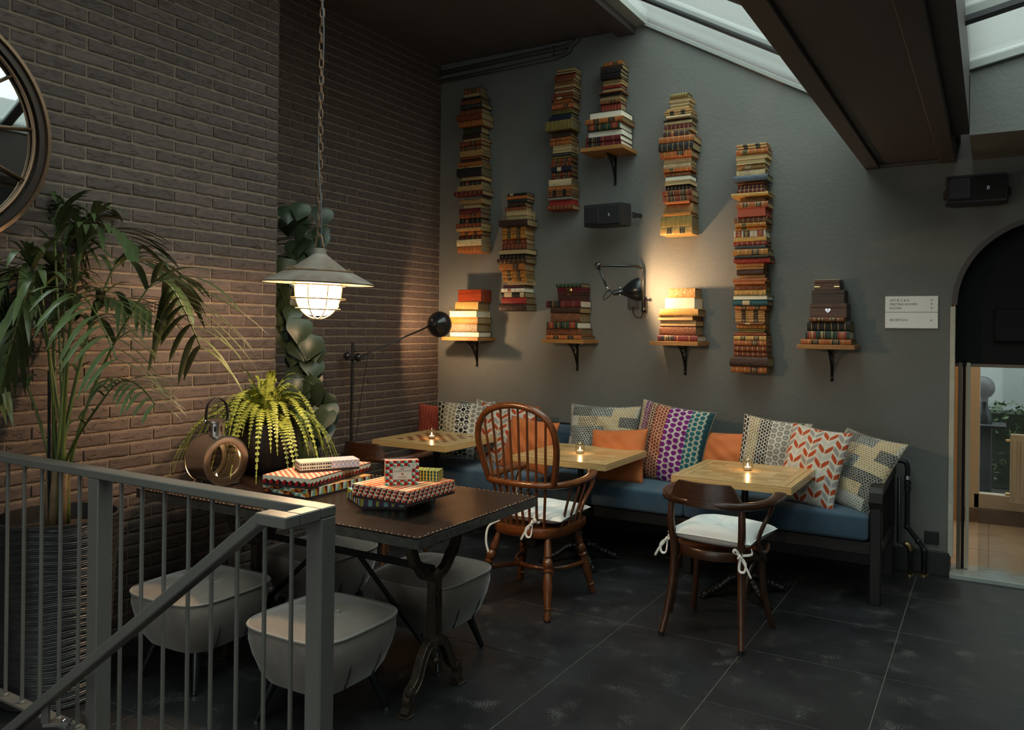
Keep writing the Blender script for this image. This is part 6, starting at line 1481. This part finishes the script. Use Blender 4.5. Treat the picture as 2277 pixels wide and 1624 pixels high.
card_box('game_box', 'red and black cube-patterned game box in the middle of the left stack', rect(.258, .50), TZ + .0465, .047, TR((-2.745, 2.835, 0), z=math.radians(9)), [cubes(PR, PB, PW, .035), cubes(PB, PR, PW, .030), cubes(PR, PB, PW, .035), cubes(PB, PR, PW, .030), chequer(PW, C_('b8452a'), .0165)])
Mc = TR((-2.728, 2.775, 0), z=math.radians(58))
card_box('game_box', 'small white game box patterned with black cat heads', rect(.145, .112), TZ + .094, .047, Mc, [cats, cats, cats, cats, chequer(PW, C_('e2d8c8'), .01)])
card_box('game_box', 'small pastel triangle-patterned game box behind the cat box', rect(.135, .112), TZ + .094, .047, TR(Mc @ Vector((.1405, 0, 0)), z=math.radians(58)), [pastel, pastel, pastel, pastel, pastel])
hexp = [(.197 * math.cos(math.radians(28 - 90 - 30 + 60 * i)), .197 * math.sin(math.radians(28 - 90 - 30 + 60 * i))) for i in range(6)]
card_box('game_box', 'hexagonal yellow, purple and aqua game box under the orange cube box', hexp, TZ, .056, TR((-2.272, 2.795, 0)), [star_tri])
card_box('game_box', 'square orange and navy bent-block patterned game box on the hexagonal box', rect(.302, .312), TZ + .0565, .058, TR((-2.13, 2.705, 0), z=math.radians(-1)), [bent_blocks, bent_blocks, bent_blocks, bent_blocks, spikes([PW, C_('d08a4a'), C_('c84a22')], .02)])
def charades():
    M = TR((-2.106, 2.655, 0), z=math.radians(46)); z0 = TZ + .115
    t = card_box('game_box', 'upright red and teal charades card box standing on the orange box', rect(.138, .046), z0, .102, M, [lambda x, y, L, H: (PR if (int(x / .0153) + int(y / .0128)) % 2 else (C_('3f9c8c') if ((x / .0153) % 1) + ((y / .0128) % 1) < 1 else PW))] * 4 + [chequer(PW, C_('b02c22'), .012)], base_h=.001, cell=.0014)
    pa = MB().box((0, -.0238, .049), (.082, .0014, .054), .0004).build('label_panel', pm('cream_card', (.72, .66, .54, 1), .5), t, world=False)
    gt = MB(); 
    for z in (.0245, .0735): gt.box((0, -.0246, z), (.080, .0006, .0012))
    for x in (-.0395, .0395): gt.box((x, -.0246, .049), (.0012, .0006, .050))
    gt.build('label_border', pm('grey_ink', (.16, .15, .14, 1), .5), t, world=False)
    ink = pm('grey_print', (.30, .27, .24, 1), .5); rd = pm('red_print', (.42, .06, .05, 1), .5)
    for s_, sz, z, m in (('GAMES ROOM', .0115, .0585, ink), ('CHARADES', .0066, .0335, rd)):
        o = text('lettering', s_, sz, m, t, Matrix.Identity(4), .0003, 'CENTER'); o.matrix_local = TR((0, -.0247, z), PI / 2)
    MB().prism([(.005 * math.cos(a), .0035 * math.sin(a)) for a in [i * PI / 6 for i in range(12)]], 0, .0006, 0, TR((0, -.0244, .0465), PI / 2) @ Matrix.Rotation(.8, 4, 'Z')).build('emblem', rd, t, world=False)
    MB().prism([(.010 * math.cos(a), .0045 * math.sin(a)) for a in [i * PI / 6 for i in range(12)]], 0, .0004, 0, TR((0, -.0244, .067), PI / 2) @ Matrix.Diagonal((.8, .4, 1, 1))).build('emblem', rd, t, world=False)
    MB().lathe([(.0, .0016), (.0125, .0016), (.0125, 0)], 24, 0, TR((.046, -.0235, .080), PI / 2), cap=False).build('round_sticker', MATS['cream_card'], t, world=False)
    g2 = MB()
    for a in (-.005, 0, .005): g2.box((0, 0, 0), (.014, .0004, .0013), 0, 0, TR((.046, -.0254, .080 + a)) @ R3(0, -.6))
    g2.build('sticker_print', ink, t, world=False)
charades()
card_box('game_box', 'small yellow and blue zigzag game box behind the charades box', rect(.11, .075), TZ + .115, .045, TR((-2.075, 2.80, 0), z=math.radians(20)), [yblue, yblue, yblue, yblue, yblue], base_h=.001)

# ================================================================== lantern
def lantern():
    x, y = -3.205, 2.615; a = math.radians(-12); t = thing('lantern', 'round steel drum lantern with leather handle and a lit tea light', 'lantern', (x, y, TZ), 0); s_ = pm('brushed_steel', (.62, .58, .54, 1), .24, 1, bump=(40, .03, 2))
    R, D = .118, .15; zc = .124
    M = TR((0, 0, zc), PI / 2, 0, 0); Rz = Matrix.Rotation(math.radians(84), 4, 'Z')
    B = lambda mb, n, m=s_, sm=35: mb.build(n, m, t, smooth=sm, world=False)
    def L(mb): 
        mb.v = [tuple(Rz @ Vector(p)) for p in mb.v]; return mb
    B(L(MB().lathe([(R, -D / 2), (R, D / 2), (R - .003, D / 2), (R - .003, -D / 2), (R, -D / 2)], 56, 0, M, cap=False)), 'drum')
    for q in (-1, 1):
        B(L(MB().lathe([(R + .002, q * D / 2), (R + .003, q * (D / 2 + .006)), (R - .006, q * (D / 2 + .008)), (.082, q * (D / 2 + .002)), (.080, q * (D / 2 - .006))], 56, 0, M, cap=False)), 'front_ring')
        B(L(MB().lathe([(0, q * (D / 2 - .004)), (.081, q * (D / 2 - .004))], 40, 0, M, cap=False)), 'glass_pane', glass('lantern_glass', (.96, .92, .88), .12, .02))
        B(L(MB().box((q * .075, 0, .012), (.03, .12, .024), .004)), 'foot')
    B(L(MB().lathe([(.038, zc + R - .012), (.038, zc + R + .055), (.052, zc + R + .06), (.052, zc + R + .068), (.03, zc + R + .075), (0, zc + R + .075)], 32, cap=False)), 'chimney')
    for k in range(8):
        an = 2 * PI * k / 8; B(L(MB().box((0, 0, 0), (.010, .004, .026), .003, 0, Matrix.Rotation(an, 4, 'Z') @ Matrix.Translation((0, -.0375, zc + R + .03)))), 'vent_slot', black_m)
    hp = catmull([(-.056, 0, zc + R + .062), (-.058, 0, zc + R + .10), (-.045, 0, zc + R + .15), (0, 0, zc + R + .178), (.045, 0, zc + R + .15), (.058, 0, zc + R + .10), (.056, 0, zc + R + .062)], 6)
    B(L(MB().tube(hp, .0125, 8, flat=.28, up=(0, 1, 0))), 'handle', pm('black_leather', (.018, .015, .014, 1), .5, bump=(200, .2, 2)), True)
    for q in (-1, 1): B(L(MB().sphere((q * .062, 0, zc + R + .07), .008, 10, 8)), 'rivet', chrome_m, True)
    cz0 = zc - R + .004
    B(L(MB().lathe([(0, cz0), (.024, cz0), (.024, cz0 + .022), (0, cz0 + .020)], 20, 0, Matrix.Translation((-.012, -.02, 0)), cap=False)), 'candle', wax_m)
    B(L(MB().lathe([(0, cz0 + .021), (.0045, cz0 + .028), (.005, cz0 + .034), (.003, cz0 + .042), (0, cz0 + .05)], 10, 0, Matrix.Translation((-.012, -.02, 0)), cap=False)), 'flame', flame_m, True)
    light('lantern_flame', 'POINT', (x - .008, y - .022, TZ + cz0 + .055), .22, (1, .6, .25), .008)
lantern()

# ================================================================== plants
soil_m = pm('potting_soil', (.045, .028, .018, 1), .95, bump=(60, 1, 4))
def plane_strip(mb, pts, widths, side, mi=0, fold=.25):
    """a leaf blade: a strip along pts, lightly folded on its midrib"""
    k = len(pts); vs = []
    for i, p in enumerate(pts):
        tg = (pts[min(i + 1, k - 1)] - pts[max(i - 1, 0)]); tg = tg.normalized() if tg.length > 0 else Vector((0, 0, 1)); sd = tg.cross(side); sd = sd.normalized() if sd.length > 1e-6 else tg.orthogonal().normalized(); nn = sd.cross(tg)
        vs += [p - sd * widths[i] + nn * widths[i] * fold, p, p + sd * widths[i] + nn * widths[i] * fold]
    fs = []
    for i in range(k - 1): b = i * 3; fs += [(b, b + 1, b + 4, b + 3), (b + 1, b + 2, b + 5, b + 4)]
    mb.add(vs, fs, mi)
def fern():
    cx, cy = -3.275, 2.985; t = thing('boston_fern', 'bushy yellow-green boston fern in a dark pot on the metal table', 'plant', (cx, cy, TZ))
    pot_m = pm('dark_brown_pot', (.030, .022, .019, 1), .45, bump=(20, .1, 3))
    MB().lathe([(0, TZ), (.10, TZ), (.15, TZ + .05), (.172, TZ + .13), (.168, TZ + .22), (.150, TZ + .265), (.142, TZ + .262), (.155, TZ + .20), (0, TZ + .20)], 36, 0, Matrix.Translation((cx, cy, 0)), cap=False).build('pot', pot_m, t, smooth=40)
    MB().lathe([(0, TZ + .245), (.145, TZ + .24)], 24, 0, Matrix.Translation((cx, cy, 0)), cap=False).build('soil', soil_m, t)
    fm = pm('fern_leaf', (.235, .27, .045, 1), .45, var=(12, .35), orand=.25); rnd = random.Random(21)
    for i in range(120):
        a = i * 2.39996 + rnd.uniform(-.2, .2); f = i / 119; up = 1 - f; mb = MB()
        reach = .11 + .24 * f ** .7 + rnd.uniform(-.05, .06); rise = .10 + .20 * up + rnd.uniform(-.05, .07); drop = -.03 - .30 * f * rnd.uniform(.55, 1.1)
        dx, dy = math.cos(a), math.sin(a)
        if dy > 0.2: reach *= .8
        if f < .24: reach = rnd.uniform(.05, .16)
        if cx + dx * reach < XP + .06: reach = max(.08, (cx - XP - .06) / max(.05, -dx))
        rb_ = .012 + .06 * f; b = Vector((cx + dx * rb_, cy + dy * rb_, TZ + .235)); z0 = b.z
        p1 = b + Vector((dx * reach * .25, dy * reach * .25, rise)); p2 = b + Vector((dx * reach * .8, dy * reach * .8, rise * .95)); p3 = Vector((b.x + dx * reach * 1.08, b.y + dy * reach * 1.08, max(TZ + .02, z0 + drop + .12 * up)))
        if f < .24:
            hh = rnd.uniform(.17, .33); p1 = b + Vector((dx * reach * .1, dy * reach * .1, hh * .6)); p2 = b + Vector((dx * reach * .4, dy * reach * .4, hh)); p3 = b + Vector((dx * reach, dy * reach, hh * rnd.uniform(.75, 1.02)))
        n = 30; P = bez(b, p1, p2, p3, n); mb.tube(P[::2], .0017, 4, mi=0)
        sidev = Vector((-dy, dx, 0)); tw = rnd.uniform(-.25, .25)
        for j in range(3, n):
            fr = j / n; ln = .026 * math.sin(PI * min(1, fr * .9 + .12)) ** .7 * (1.15 - .55 * fr) + .003; tg = (P[j] - P[j - 1]).normalized(); nn = sidev.cross(tg)
            for s_ in (-1, 1):
                d = (sidev * s_ + tg * .28 + nn * (.22 * s_ * tw + rnd.uniform(-.18, .18))).normalized(); w = tg * .0052
                q = P[j]; mb.add([q - w, q + d * ln * .55 - w * 1.25 + nn * .001, q + d * ln, q + d * ln * .5 + w * 1.1, q + w * .8], [(0, 1, 2, 3, 4)], 0)
        mb.build('frond', fm, t, recalc=False)
fern()
def palm():
    cx, cy = -3.375, 1.945; t = thing('kentia_palm', 'tall arching kentia palm in a ribbed black pot behind the railing', 'plant', (cx, cy, 0))
    rib = pm('ribbed_black_pot', (.020, .019, .019, 1), .42, bump=(30, .2, 3), var=(14, .4)); prof = [(0, .0), (.20, 0), (.205, .01)]; H = .735
    for i in range(96):
        z = .012 + H * i / 96; r = .205 + .032 * (z / H) - .006 * math.sin(PI * z / H); prof += [(r + .0032 * (.6 + .4 * math.sin(i * 1.7)), z), (r - .0012, z + H / 192)]
    prof += [(.238, H + .012), (.226, H + .016), (.222, H - .06), (0, H - .06)]
    mb = MB().lathe(prof, 64, 0, Matrix.Identity(4), cap=False)
    mb.v = [(cx + x * (1 + .006 * math.sin(z * 40 + 3 * math.atan2(y, x))), cy + y, z + .004 * math.sin(5 * math.atan2(y, x) + z * 9) * (0 < z < H)) for x, y, z in mb.v]
    mb.build('pot', rib, t, smooth=60)
    MB().lathe([(0, H - .05), (.12, H - .04), (.223, H - .058)], 30, 0, Matrix.Translation((cx, cy, 0)), cap=False).build('soil', soil_m, t)
    stem_m = pm('palm_stem', (.075, .10, .022, 1), .45, var=(8, .3)); lf = pm('palm_leaf', (.068, .092, .034, 1), .32, var=(7, .35), orand=.15); tip = pm('dry_fibre', (.16, .10, .05, 1), .8, var=(20, .3))
    for k in range(5):
        a = k * 1.3; q = (cx + .03 * math.cos(a), cy + .03 * math.sin(a)); MB().tube([(q[0], q[1], H - .06), (q[0] + .01 * math.cos(a), q[1], H + .10), (q[0] + .015 * math.cos(a), q[1] + .005, H + .24)], [.02, .017, .011], 8).build('trunk_sheath', tip, t, smooth=True)
    MB().tube([(cx - .01, cy - .03, H - .05), (cx - .04, cy - .02, H + .62)], .006, 6).build('support_cane', black_m, t)
    rnd = random.Random(5)
    # fronds as (crown point pixel, tip pixel, depth offsets): stem base -> crown -> arch -> tip
    F = [((330, 640), (445, 770), .10, .35, 1.0), ((250, 600), (400, 650), .25, .45, .9), ((120, 545), (60, 470), .05, .1, .8), ((60, 600), (-60, 700), -.05, -.15, 1.0), ((20, 650), (-120, 640), .1, .0, .9),
         ((180, 560), (300, 545), .05, .15, .9), ((90, 640), (10, 820), -.15, -.25, .9), ((160, 690), (260, 800), -.12, -.2, .8), ((235, 880), (345, 900), -.05, -.1, .55), ((140, 600), (230, 470), .2, .3, .8), ((70, 560), (-20, 540), .15, .2, .8), ((200, 720), (330, 690), .15, .25, .8), ((20, 760), (-90, 900), -.1, -.2, .8), ((110, 740), (130, 620), .1, .2, .7)]
    for i, ((mx, my), (tx, ty), o1, o2, sz) in enumerate(F):
        y1 = max(1.80, cy + o1) if o1 < 0 else cy + o1; y2 = cy + o2
        m_ = at(mx, my, y=y1); e_ = at(tx, ty, y=y2)
        m_.x = max(m_.x, XP + .03); e_.x = max(e_.x, XP + .03)
        b = Vector((cx + rnd.uniform(-.05, .05), cy + rnd.uniform(-.03, .03), H - .02)); mid = b.lerp(m_, .6) + Vector((0, 0, .10 if my < 700 else .03)); mid.x = b.x + (m_.x - b.x) * .38; mid.y = b.y + (m_.y - b.y) * .38
        st = bez(b, b + Vector((0, 0, .25)), mid, m_, 12)
        d = (m_ - mid).normalized(); over = bez(m_, m_ + d * (e_ - m_).length * .38, m_.lerp(e_, .6) + Vector((0, 0, .10)), e_, 16)
        path = st[:-1] + over
        for v in path:
            v.x = max(v.x, XP + .03)
            if v.y < 2.03 and abs(v.z - 2.335) < .56: v.x = max(v.x, XP + .125)
        mb = MB(); mb.tube(path[:13], [.0085 - .0045 * j / 13 for j in range(13)], 7, mi=0); mb.tube(path[12:], .0032, 5, mi=0)
        R = path[8:]; k = len(R); nl = 15
        for j in range(nl):
            f = .06 + .94 * j / (nl - 1); idx = f * (k - 1); i0 = min(int(idx), k - 2); p = R[i0].lerp(R[i0 + 1], idx - i0); tg = (R[i0 + 1] - R[i0]).normalized(); sd = tg.cross(Vector((0, 0, 1))); sd = sd.normalized() if sd.length > .05 else Vector((1, 0, 0))
            L = sz * (.20 + .17 * math.sin(PI * min(1, f * .95 + .05))) * rnd.uniform(.85, 1.1)
            for s_ in (-1, 1):
                out = (sd * s_ * .72 + tg * .62 + Vector((0, 0, .25 + rnd.uniform(-.1, .1)))).normalized(); droop = rnd.uniform(.45, 1.0)
                pts = []
                for q in range(8):
                    u = q / 7; v = p + out * (L * u) + Vector((0, 0, -L * droop * u * u * .75))
                    v.x = max(v.x, XP + (.125 if (v.y < 2.03 and abs(v.z - 2.335) < .56) else .012))
                    if v.z < 1.04 and v.y < 1.79: v.y = 1.79
                    pts.append(v)
                w = [.0150 * sz * math.sin(PI * min(.98, .10 + .86 * q / 7)) ** .6 if q < 7 else .0006 for q in range(8)]
                plane_strip(mb, pts, w, Vector((0, 0, 1)) if abs(out.z) < .8 else sd, 1, .22)
        mb.build('frond', [stem_m, lf], t, recalc=False, smooth=True)
palm()
def climber():
    bx, by = -4.10, 3.62; t = thing('climbing_philodendron', 'heart-leaved philodendron climbing a moss pole in the brick recess', 'plant', (bx, by, 0))
    MB().lathe([(0, 0), (.13, 0), (.155, .26), (.15, .27), (.14, .25), (0, .24)], 28, 0, Matrix.Translation((bx, by, 0)), cap=False).build('pot', pm('black_clay_pot', (.018, .017, .017, 1), .5), t, smooth=40)
    MB().tube([(bx, by, .24), (bx, by, 1.2), (bx, by, 2.25)], .03, 12).build('moss_pole', pm('moss_pole', (.05, .035, .018, 1), .95, bump=(80, 1, 4)), t, smooth=True)
    lm = pm('philodendron_leaf', (.026, .040, .019, 1), .4, var=(14, .3), orand=.2); rnd = random.Random(8)
    # heart-shaped blade, stem at the notch
    n = 14; L = []
    for i in range(n + 1):
        a = PI * i / n; r = (.5 + .5 * math.cos(a)); L.append((.46 * math.sin(a) * (1 + .35 * math.cos(a * .9)), -.92 + 1.04 * (1 - (1 - math.cos(a)) / 2) ** .8 if 0 else .14 * math.sin(2.2 * a) * (a < PI * .45) - 1.0 * (a / PI) ** 1.25))
    vs = []; fs = []
    for x, y in L: vs += [(-x, y, -.16 * abs(x)), (-x * .5, y, -.02), (0, y if y < 0 else 0, .03), (x * .5, y, -.02), (x, y, -.16 * abs(x))]
    for i in range(n):
        for j in range(4): fs.append((i * 5 + j, i * 5 + j + 1, (i + 1) * 5 + j + 1, (i + 1) * 5 + j))
    vs = [(x, y, z - .22 * y * y) for x, y, z in vs]
    me = MB().add(vs, fs).mesh('leaf', lm, True, False)
    k = 0
    for i in range(74):
        f = i / 73; z = .82 + 1.48 * f + rnd.uniform(-.03, .03); px = (640 + 20 * math.sin(f * 9) + (i * 37 % 70)) - (18 if f > .55 else -6); 
        q = at(px, 700, y=by - .1 + rnd.uniform(-.02, .14)); q.z = z; q.x = max(q.x, XB + .05)
        s_ = rnd.uniform(.115, .165) * (1 if f < .8 else .95)
        o = link('leaf', me, t, False); o.location = q - t.location; o.scale = (s_, s_, s_)
        face = math.atan2(-.86, .51) + rnd.uniform(-.7, .7)
        o.rotation_euler = (Matrix.Rotation(face + PI / 2, 4, 'Z') @ Matrix.Rotation(math.radians(62 + rnd.uniform(-16, 20)), 4, 'X') @ Matrix.Rotation(rnd.uniform(-.5, .5), 4, 'Z')).to_euler()
        if i % 2 == 0: MB().tube(bez((bx, by, z - .08), (bx + .03, by - .05, z + .02), q + Vector((0, 0, .05)), q, 6), .0035, 5).build('petiole', pm('petiole', (.06, .07, .03, 1), .5), t, smooth=True)
    for px, py, s_ in ((728, 905, .17), (722, 462, .13), (690, 1000, .15)):
        q = at(px, py, y=by - .05); q.x = max(q.x, XB + .04); o = link('leaf', me, t, False); o.location = q - t.location; o.scale = (s_, s_, s_); o.rotation_euler = (Matrix.Rotation(math.atan2(-.86, .51) + PI / 2 + .3, 4, 'Z') @ Matrix.Rotation(math.radians(70), 4, 'X') @ Matrix.Rotation(-.3, 4, 'Z')).to_euler()
climber()

# ================================================================== stair railing in the foreground
rail_m = pm('grey_painted_steel', (.125, .118, .106, 1), .42, .0, bump=(50, .05, 3), var=(5, .08))
def railing():
    zt, yr_, xr_ = 1.05, 1.672, -1.610; t = thing('stair_railing', 'dark grey steel stair railing with bars and sloping handrail in the foreground', 'railing', (xr_, yr_, 0))
    xl = XP + .02
    MB().bar((xl, yr_, zt - .014), (xr_ + .03, yr_, zt - .014), .06, .028, .003).build('top_rail', rail_m, t)
    MB().box((xr_, yr_, zt / 2 - .014), (.06, .058, zt - .028), .004).build('post', rail_m, t)
    p2 = at(221, 1300, y=yr_).x
    MB().box((p2, yr_, zt / 2 - .014), (.06, .058, zt - .028), .004).build('post', rail_m, t)
    MB().bar((xl, yr_, .118), (xr_ - .03, yr_, .118), .05, .012, .002).build('bottom_bar', rail_m, t)
    me = MB().tube([(0, 0, .124), (0, 0, zt - .028)], .0068, 12).mesh('baluster', rail_m, 40)
    for px in (15, 52, 91, 133, 175, 268, 314, 364, 418, 470, 527, 588, 648):
        x = at(px, 1300, y=yr_).x; o = link('baluster', me, t, False); o.location = (x - xr_, 0, 0)
        MB().lathe([(.014, .123), (.012, .128), (.008, .134)], 10, 0, Matrix.Translation((x, yr_, 0))).build('weld', rail_m, t, smooth=True)
    for k in range(1, 3):
        x = at(15, 1300, y=yr_).x - k * .088
        if x > XP + .03: o = link('baluster', me, t, False); o.location = (x - xr_, 0, 0)
    # handrail: short level return from the corner, then down with the stairs
    yh = yr_ - .135; zr = zt - .016
    MB().bar((xr_, yr_ - .0295, zr), (xr_, yh + .0285, zr), .058, .032, .003).build('handrail_return', rail_m, t)
    a = Vector((xr_ - .02, yh, zr)); c = Vector((xr_ - .095, yh, zr - .012)); e = c + Vector((-1.75, 0, -1.75 * .727))
    e.x = max(e.x, XP + .05); e.z = c.z - (c.x - e.x) * .727
    MB().bar((xr_ + .029, yh, zr), (xr_ - .085, yh, zr), .056, .032, .003).build('handrail_return', rail_m, t)
    MB().bar((xr_ - .075, yh, zr), e, .05, .034, .004).build('handrail', rail_m, t)
    # bracket tying the handrail to the post
    bx = p2 - .02; hz = c.z - (c.x - (bx - .03)) * .727
    br = MB(); br.bar((bx - .06, yh, hz - .02), (bx - .06, yh, hz - .10), .04, .010, .001, up=(0, 1, 0)); br.bar((bx - .065, yh, hz - .10), (bx + .0, yh + .05, hz - .10), .04, .010, .001); br.bar((bx, yh + .05, hz - .10), (bx, yh + .05, hz - .19), .04, .01, .001, up=(0, 1, 0)); br.bar((bx, yh + .05, hz - .15), (p2, yr_, hz - .15), .03, .01, .001)
    br.build('bracket', rail_m, t)
    MB().sphere((bx - .01, yh + .035, hz - .09), .009, 8, 6).build('bolt', chrome_m, t, smooth=True)
railing()
